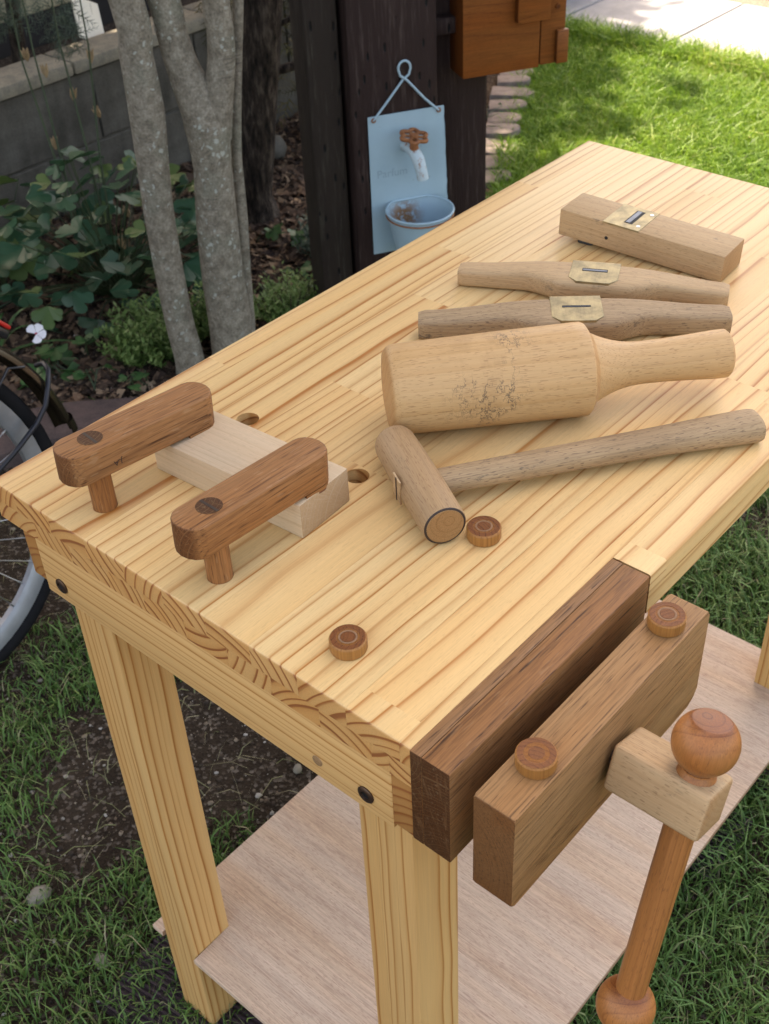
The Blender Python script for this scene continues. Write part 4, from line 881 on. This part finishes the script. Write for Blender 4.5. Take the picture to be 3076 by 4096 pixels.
# glaucous round leaved sprig hanging beside the dark trunk
sp = tag(empty('round_leaf_sprig', (1.62,1.98,-.08)), 'hanging twig of small round blue green leaves at the photo top', 'twig')
spine = [Vector((-.30,.30,.16)), Vector((-.09,.10,.06)), Vector((0,0,.02)), Vector((.05,-.05,.0)), Vector((.10,-.09,-.02))]
mesh_obj('twig', tube_me(spine, [.003,.002,.0018,.0015,.001], 6), M['stem_brown'], sp)
def oval_leaf():
    v_ = [(0,0,0)]+[(.5-.5*math.cos(R(a)), .40*math.sin(R(a)), .12*abs(math.sin(R(a)))) for a in range(15,360,30)]
    return pyd(v_, [tuple(range(1,13))], 60)
OV = oval_leaf(); rr = random.Random(5)
for k in range(16):
    u = k/15*3.99; i = int(u); p = spine[i].lerp(spine[i+1], u-i)
    add_leaf(sp, (p.x+1.62+rr.uniform(-.008,.008), p.y+1.98+rr.uniform(-.008,.008), p.z-.08+rr.uniform(-.01,.004)), .026, 'round_leaf', rr, (1.62,1.98,-.08), OV)
# cypress sprays over the wall (top left) and dry undergrowth behind
def sprays(name, label, base, ells, n, mat, seed, size, kind=None, cat='shrub'):
    g_ = np.random.default_rng(seed); V = []; F = []; T = []
    for s_ in range(n):
        e = ells[g_.integers(len(ells))]; d = g_.normal(size=3); d /= np.linalg.norm(d); p = np.array(e[:3])+d*np.array(e[3:6])*g_.random()**.5
        ax = g_.normal(size=3); ax[2] -= .4; ax /= np.linalg.norm(ax); pn = np.cross(ax, g_.normal(size=3)); pn /= np.linalg.norm(pn); ln = size*(.6+.8*g_.random()); tn_ = g_.random()
        for k in range(9):
            u = k/9; o_ = p+ax*ln*u; sgn = 1 if k % 2 else -1; q = pn*sgn*ln*.38*(1-u*.7)+ax*ln*.22; i0 = len(V); th = ax*ln*.035; V += [o_-th, o_+th, o_+q]; F.append((i0,i0+1,i0+2)); T += [min(1,max(0,tn_*.7+g_.random()*.3))]*3
        i0 = len(V); th = pn*ln*.02; V += [p-th, p+th, p+ax*ln]; F.append((i0,i0+1,i0+2)); T += [tn_*.5]*3
    t = tag(empty(name, base), label, cat)
    mesh_obj('foliage', tri_me(np.array(V)-np.array(base), F, T), M[mat], t); return t
cy = sprays('cypress_shrub', 'grey green feathery conifer sprays hanging over the wall', (1.75,3.3,G), [(1.62,2.92,-.22,.10,.08,.14),(1.78,2.9,-.20,.12,.08,.16),(1.72,2.88,-.36,.07,.05,.10),(1.95,2.95,-.17,.14,.1,.14),(1.55,3.0,-.33,.08,.05,.05),(2.3,3.0,-.25,.15,.1,.18)], 620, 'cypress', 31, .05)
mesh_obj('stem', tube_me([(0,0,0),(.0,-.1,.5),(-.05,-.25,.95),(.05,-.3,1.4)], [.03,.025,.018,.012], 10), M['bark_dark'], cy)
dr = sprays('dry_shrub', 'tangled dry brown and olive undergrowth behind the dark trunk', (2.7,2.85,G), [(2.65,2.75,-.55,.28,.22,.34),(2.85,2.6,-.65,.22,.18,.3),(2.5,2.95,-.35,.25,.15,.35),(2.95,2.85,-.2,.3,.2,.35),(3.1,2.6,-.6,.2,.2,.3)], 1500, 'dry', 33, .075)
mesh_obj('stem', tube_me([(0,0,0),(.03,-.05,.5),(.0,-.1,1.2)], [.02,.015,.008], 8), M['stem_brown'], dr)
for k, (x, y, s_) in enumerate(((2.62,2.66,.075),(2.45,2.78,.06),(2.8,2.8,.08))):
    o = mesh_obj('rock', stone_me(s_,s_*.8,s_*.9,k+60), M['wall'], None, (x,y,G+s_*.55), (0,0,k)); tag(o, ['rounded grey rock in the dry undergrowth, largest of three','smaller grey rock nearest the dark trunk','grey rock behind the other two in the undergrowth'][k], 'rock', 'rocks in the undergrowth')
leafy('ground_cover', 'small blue green ground cover beside the scalloped edging', (2.95,2.32,G), 40, (.30,.16), (.01,.10), .045, 'columbine', 91)

# ------------------------------------------------------------------ pebbles, chips, grass
def inside(poly, x, y):
    r_ = np.zeros(len(x), bool); j = len(poly)-1
    for i in range(len(poly)):
        xi, yi = poly[i]; xj, yj = poly[j]
        c_ = ((yi > y) != (yj > y)) & (x < (xj-xi)*(y-yi)/(yj-yi+1e-12)+xi); r_ ^= c_; j = i
    return r_
def vnoise(x, y, sc_, seed):
    g_ = np.random.default_rng(seed); T = g_.random((64,64)); x = x*sc_+20; y = y*sc_+20; i = np.floor(x).astype(int); j = np.floor(y).astype(int); u = x-i; v_ = y-j; u = u*u*(3-2*u); v_ = v_*v_*(3-2*v_)
    t = lambda a, b: T[a % 64, b % 64]
    return (t(i,j)*(1-u)+t(i+1,j)*u)*(1-v_)+(t(i,j+1)*(1-u)+t(i+1,j+1)*u)*v_
BX = [(x, y) for x, y in BED]
ico_v = np.array([(0,0,1),(.894,0,.447),(.276,.851,.447),(-.724,.526,.447),(-.724,-.526,.447),(.276,-.851,.447),(.724,.526,-.447),(-.276,.851,-.447),(-.894,0,-.447),(-.276,-.851,-.447),(.724,-.526,-.447),(0,0,-1)])
ico_f = np.array([(0,1,2),(0,2,3),(0,3,4),(0,4,5),(0,5,1),(1,6,2),(2,7,3),(3,8,4),(4,9,5),(5,10,1),(2,6,7),(3,7,8),(4,8,9),(5,9,10),(1,10,6),(11,7,6),(11,8,7),(11,9,8),(11,10,9),(11,6,10)])
def scatter_stones(name, label, X, Y, Z, S, flatk, m, cat, seed, tintp=1.0):
    g_ = np.random.default_rng(seed); n = len(X); sc3 = S[:,None]*np.stack([.7+.6*g_.random(n), .7+.6*g_.random(n), flatk*(.6+.6*g_.random(n))],1)
    a = g_.random(n)*6.283; V = ico_v[None]*sc3[:,None]*(1+.22*g_.normal(size=(n,12,1)))
    x = V[...,0]*np.cos(a)[:,None]-V[...,1]*np.sin(a)[:,None]; y = V[...,0]*np.sin(a)[:,None]+V[...,1]*np.cos(a)[:,None]
    V = np.stack([x+X[:,None], y+Y[:,None], V[...,2]+Z[:,None]+.3*sc3[:,2:3]],-1).reshape(-1,3); F = (ico_f[None]+12*np.arange(n)[:,None,None]).reshape(-1,3)
    o = mesh_obj(name, tri_me(V, F, np.repeat(g_.random(n)**tintp,12)), M[m]); return tag(o, label, cat, None, 'stuff')
def pts_in(n, x0, x1, y0, y1, bed):
    X = nr.uniform(x0,x1,n); Y = nr.uniform(y0,y1,n); k = inside(BX,X,Y) == bed; return X[k], Y[k]
X, Y = pts_in(26000, -.35, 1.7, .3, 2.1, False); k = vnoise(X,Y,2.2,5) > .2; X, Y = X[k], Y[k]
scatter_stones('gravel', 'fine mixed gravel on the bare soil of the lawn', X, Y, np.full(len(X),G), .0010+.0048*nr.random(len(X))**5, .7, 'pebble', 'gravel', 1, .8)
X, Y = pts_in(7000, .3, 2.3, 1.6, 3.0, True)
scatter_stones('bed_gravel', 'small stones scattered over the planting bed', X, Y, np.full(len(X),G+.006), .002+.007*nr.random(len(X))**3, .7, 'pebble', 'gravel', 2, .9)
def chips(n, x0, x1, y0, y1):
    X, Y = pts_in(n, x0, x1, y0, y1, True); n = len(X); a = nr.random(n)*6.283; L_ = .005+.016*nr.random(n)**1.5; w_ = L_*(.25+.5*nr.random(n)); tz = nr.normal(size=n)*.35; tw = nr.normal(size=n)*.4
    c_, s_ = np.cos(a), np.sin(a); Vs = []
    for u, v_ in ((-1,-1),(1,-1),(1,1),(-1,1)): Vs.append(np.stack([X+u*L_*c_-v_*w_*s_, Y+u*L_*s_+v_*w_*c_, G+.012+nr.random(n)*.004+u*L_*tz+v_*w_*tw],1))
    V = np.stack(Vs,1).reshape(-1,3); return V, np.arange(4*n).reshape(-1,4), np.repeat(nr.random(n),4)
tag(mesh_obj('wood_chips', tri_me(*chips(26000, .3, 3.2, 1.6, 3.02)), M['chips']), 'brown leaf litter and wood chips covering the bed', 'litter', None, 'stuff')
def grass(X, Y, H, Wd, lean_, tint, z=G):
    n = len(X); a = nr.random(n)*6.283; l = lean_*(.3+nr.random(n)); dx, dy = np.cos(a), np.sin(a); b = nr.random(n)*6.283; sx, sy = np.cos(b)*Wd, np.sin(b)*Wd
    P0 = np.stack([X,Y,np.full(n,z)],1); P1 = P0+np.stack([dx*l*H*.3, dy*l*H*.3, H*.6],1); P2 = P0+np.stack([dx*l*H, dy*l*H, H*(1-.25*l)],1); S = np.stack([sx,sy,np.zeros(n)],1)
    V = np.stack([P0-S,P0+S,P1-S*.8,P1+S*.8,P2],1).reshape(-1,3); i = 5*np.arange(n)[:,None,None]; F = (np.array([(0,1,3),(0,3,2),(2,3,4)])[None]+i).reshape(-1,3)
    return tri_me(V, F, np.repeat(tint,5))
def lawn_pts(n, x0, x1, y0, y1, thr, sc_, seed):
    X, Y = pts_in(n, x0, x1, y0, y1, False); v_ = .6*vnoise(X,Y,sc_,seed)+.4*vnoise(X,Y,sc_*3.1,seed+1); 
    for bx0, by0, rx0, ry0 in ((.16,1.0,.22,.16),(.46,.84,.24,.16),(.30,.92,.2,.14)): v_ = v_ - .22*np.exp(-(((X-bx0)/rx0)**2+((Y-by0)/ry0)**2)**2)
    for bx0, by0, rx0 in ((.42,1.24,.16),(-.06,.72,.20),(.06,.72,.12),(.72,1.02,.16)): v_ = v_ + .17*np.exp(-(((X-bx0)/rx0)**2+((Y-by0)/rx0)**2))
    k = v_ > thr+.18*(nr.random(len(X))-.5); k &= X < 4.24; return X[k], Y[k]
NEARX = (-.35,2.5)
X, Y = lawn_pts(95000, -.35, 2.5, .45, 2.05, .60, 3.4, 50)
n = len(X); tag(mesh_obj('sparse_grass', grass(X, Y, .012+.032*nr.random(n), .0010+.0012*nr.random(n), 1.0, np.clip(nr.normal(.42,.22,n),0,1)), M['grass']), 'patchy green grass on dark soil left of the bench', 'grass', None, 'stuff')
X, Y = lawn_pts(130000, .1, 3.0, -1.3, .5, .30, 2.6, 57)
n = len(X); tag(mesh_obj('lawn_grass', grass(X, Y, .018+.038*nr.random(n), .0011+.0012*nr.random(n), 1.1, np.clip(nr.normal(.45,.2,n),0,1)), M['grass']), 'short green lawn grass right of the bench', 'grass', None, 'stuff')
X, Y = lawn_pts(150000, 2.2, 4.26, .2, 3.0, .12, 3, 63)
n = len(X); dry = vnoise(X,Y,2.4,70); Hh = (.035+.05*nr.random(n))*(1+.5*(X > 4.08)); 
tag(mesh_obj('lush_grass', grass(X, Y, Hh, .0016+.0014*nr.random(n), .9, np.clip(nr.normal(.40,.18,n)+.6*(dry-.42)*(Y < 2.0),0,1)), M['grass_lush']), 'longer bright green grass of the far sunlit lawn', 'grass', None, 'stuff')
X, Y = pts_in(3500, -.3, 2.2, -.9, 1.9, False); n = len(X)
tag(mesh_obj('dry_grass', grass(X, Y, .015+.03*nr.random(n), .0006+.0005*nr.random(n), 2.2, .85+.15*nr.random(n), G+.006), M['grass']), 'scattered dry straw coloured grass bits', 'dry grass', None, 'stuff')
STN = [(-.0065,.879,.024,'flat tan stone on the grass at the photo left, upper of two'),(-.014,.704,.017,'small tan stone on the grass below the larger one'),(.30,.86,.016,'grey stone on the bare soil left of the bench'),(.46,.73,.012,'small pale stone on the soil under the bench rail'),(.52,.66,.018,'rounded tan stone near the plywood shelf')]
for k, (x, y, s_, lab) in enumerate(STN): tag(mesh_obj('stone', stone_me(s_,s_*.75,s_*.5,k+5), M['cap'], None, (x,y,G+s_*.3), (0,0,k*1.3)), lab, 'stone', 'loose stones on the lawn')
leafy('broadleaf_weed', 'bright broad leaved weed at the bottom left of the lawn', (-.26,.72,G), 9, (.06,.06), (.02,.07), .065, 'ground_leaf', 99)
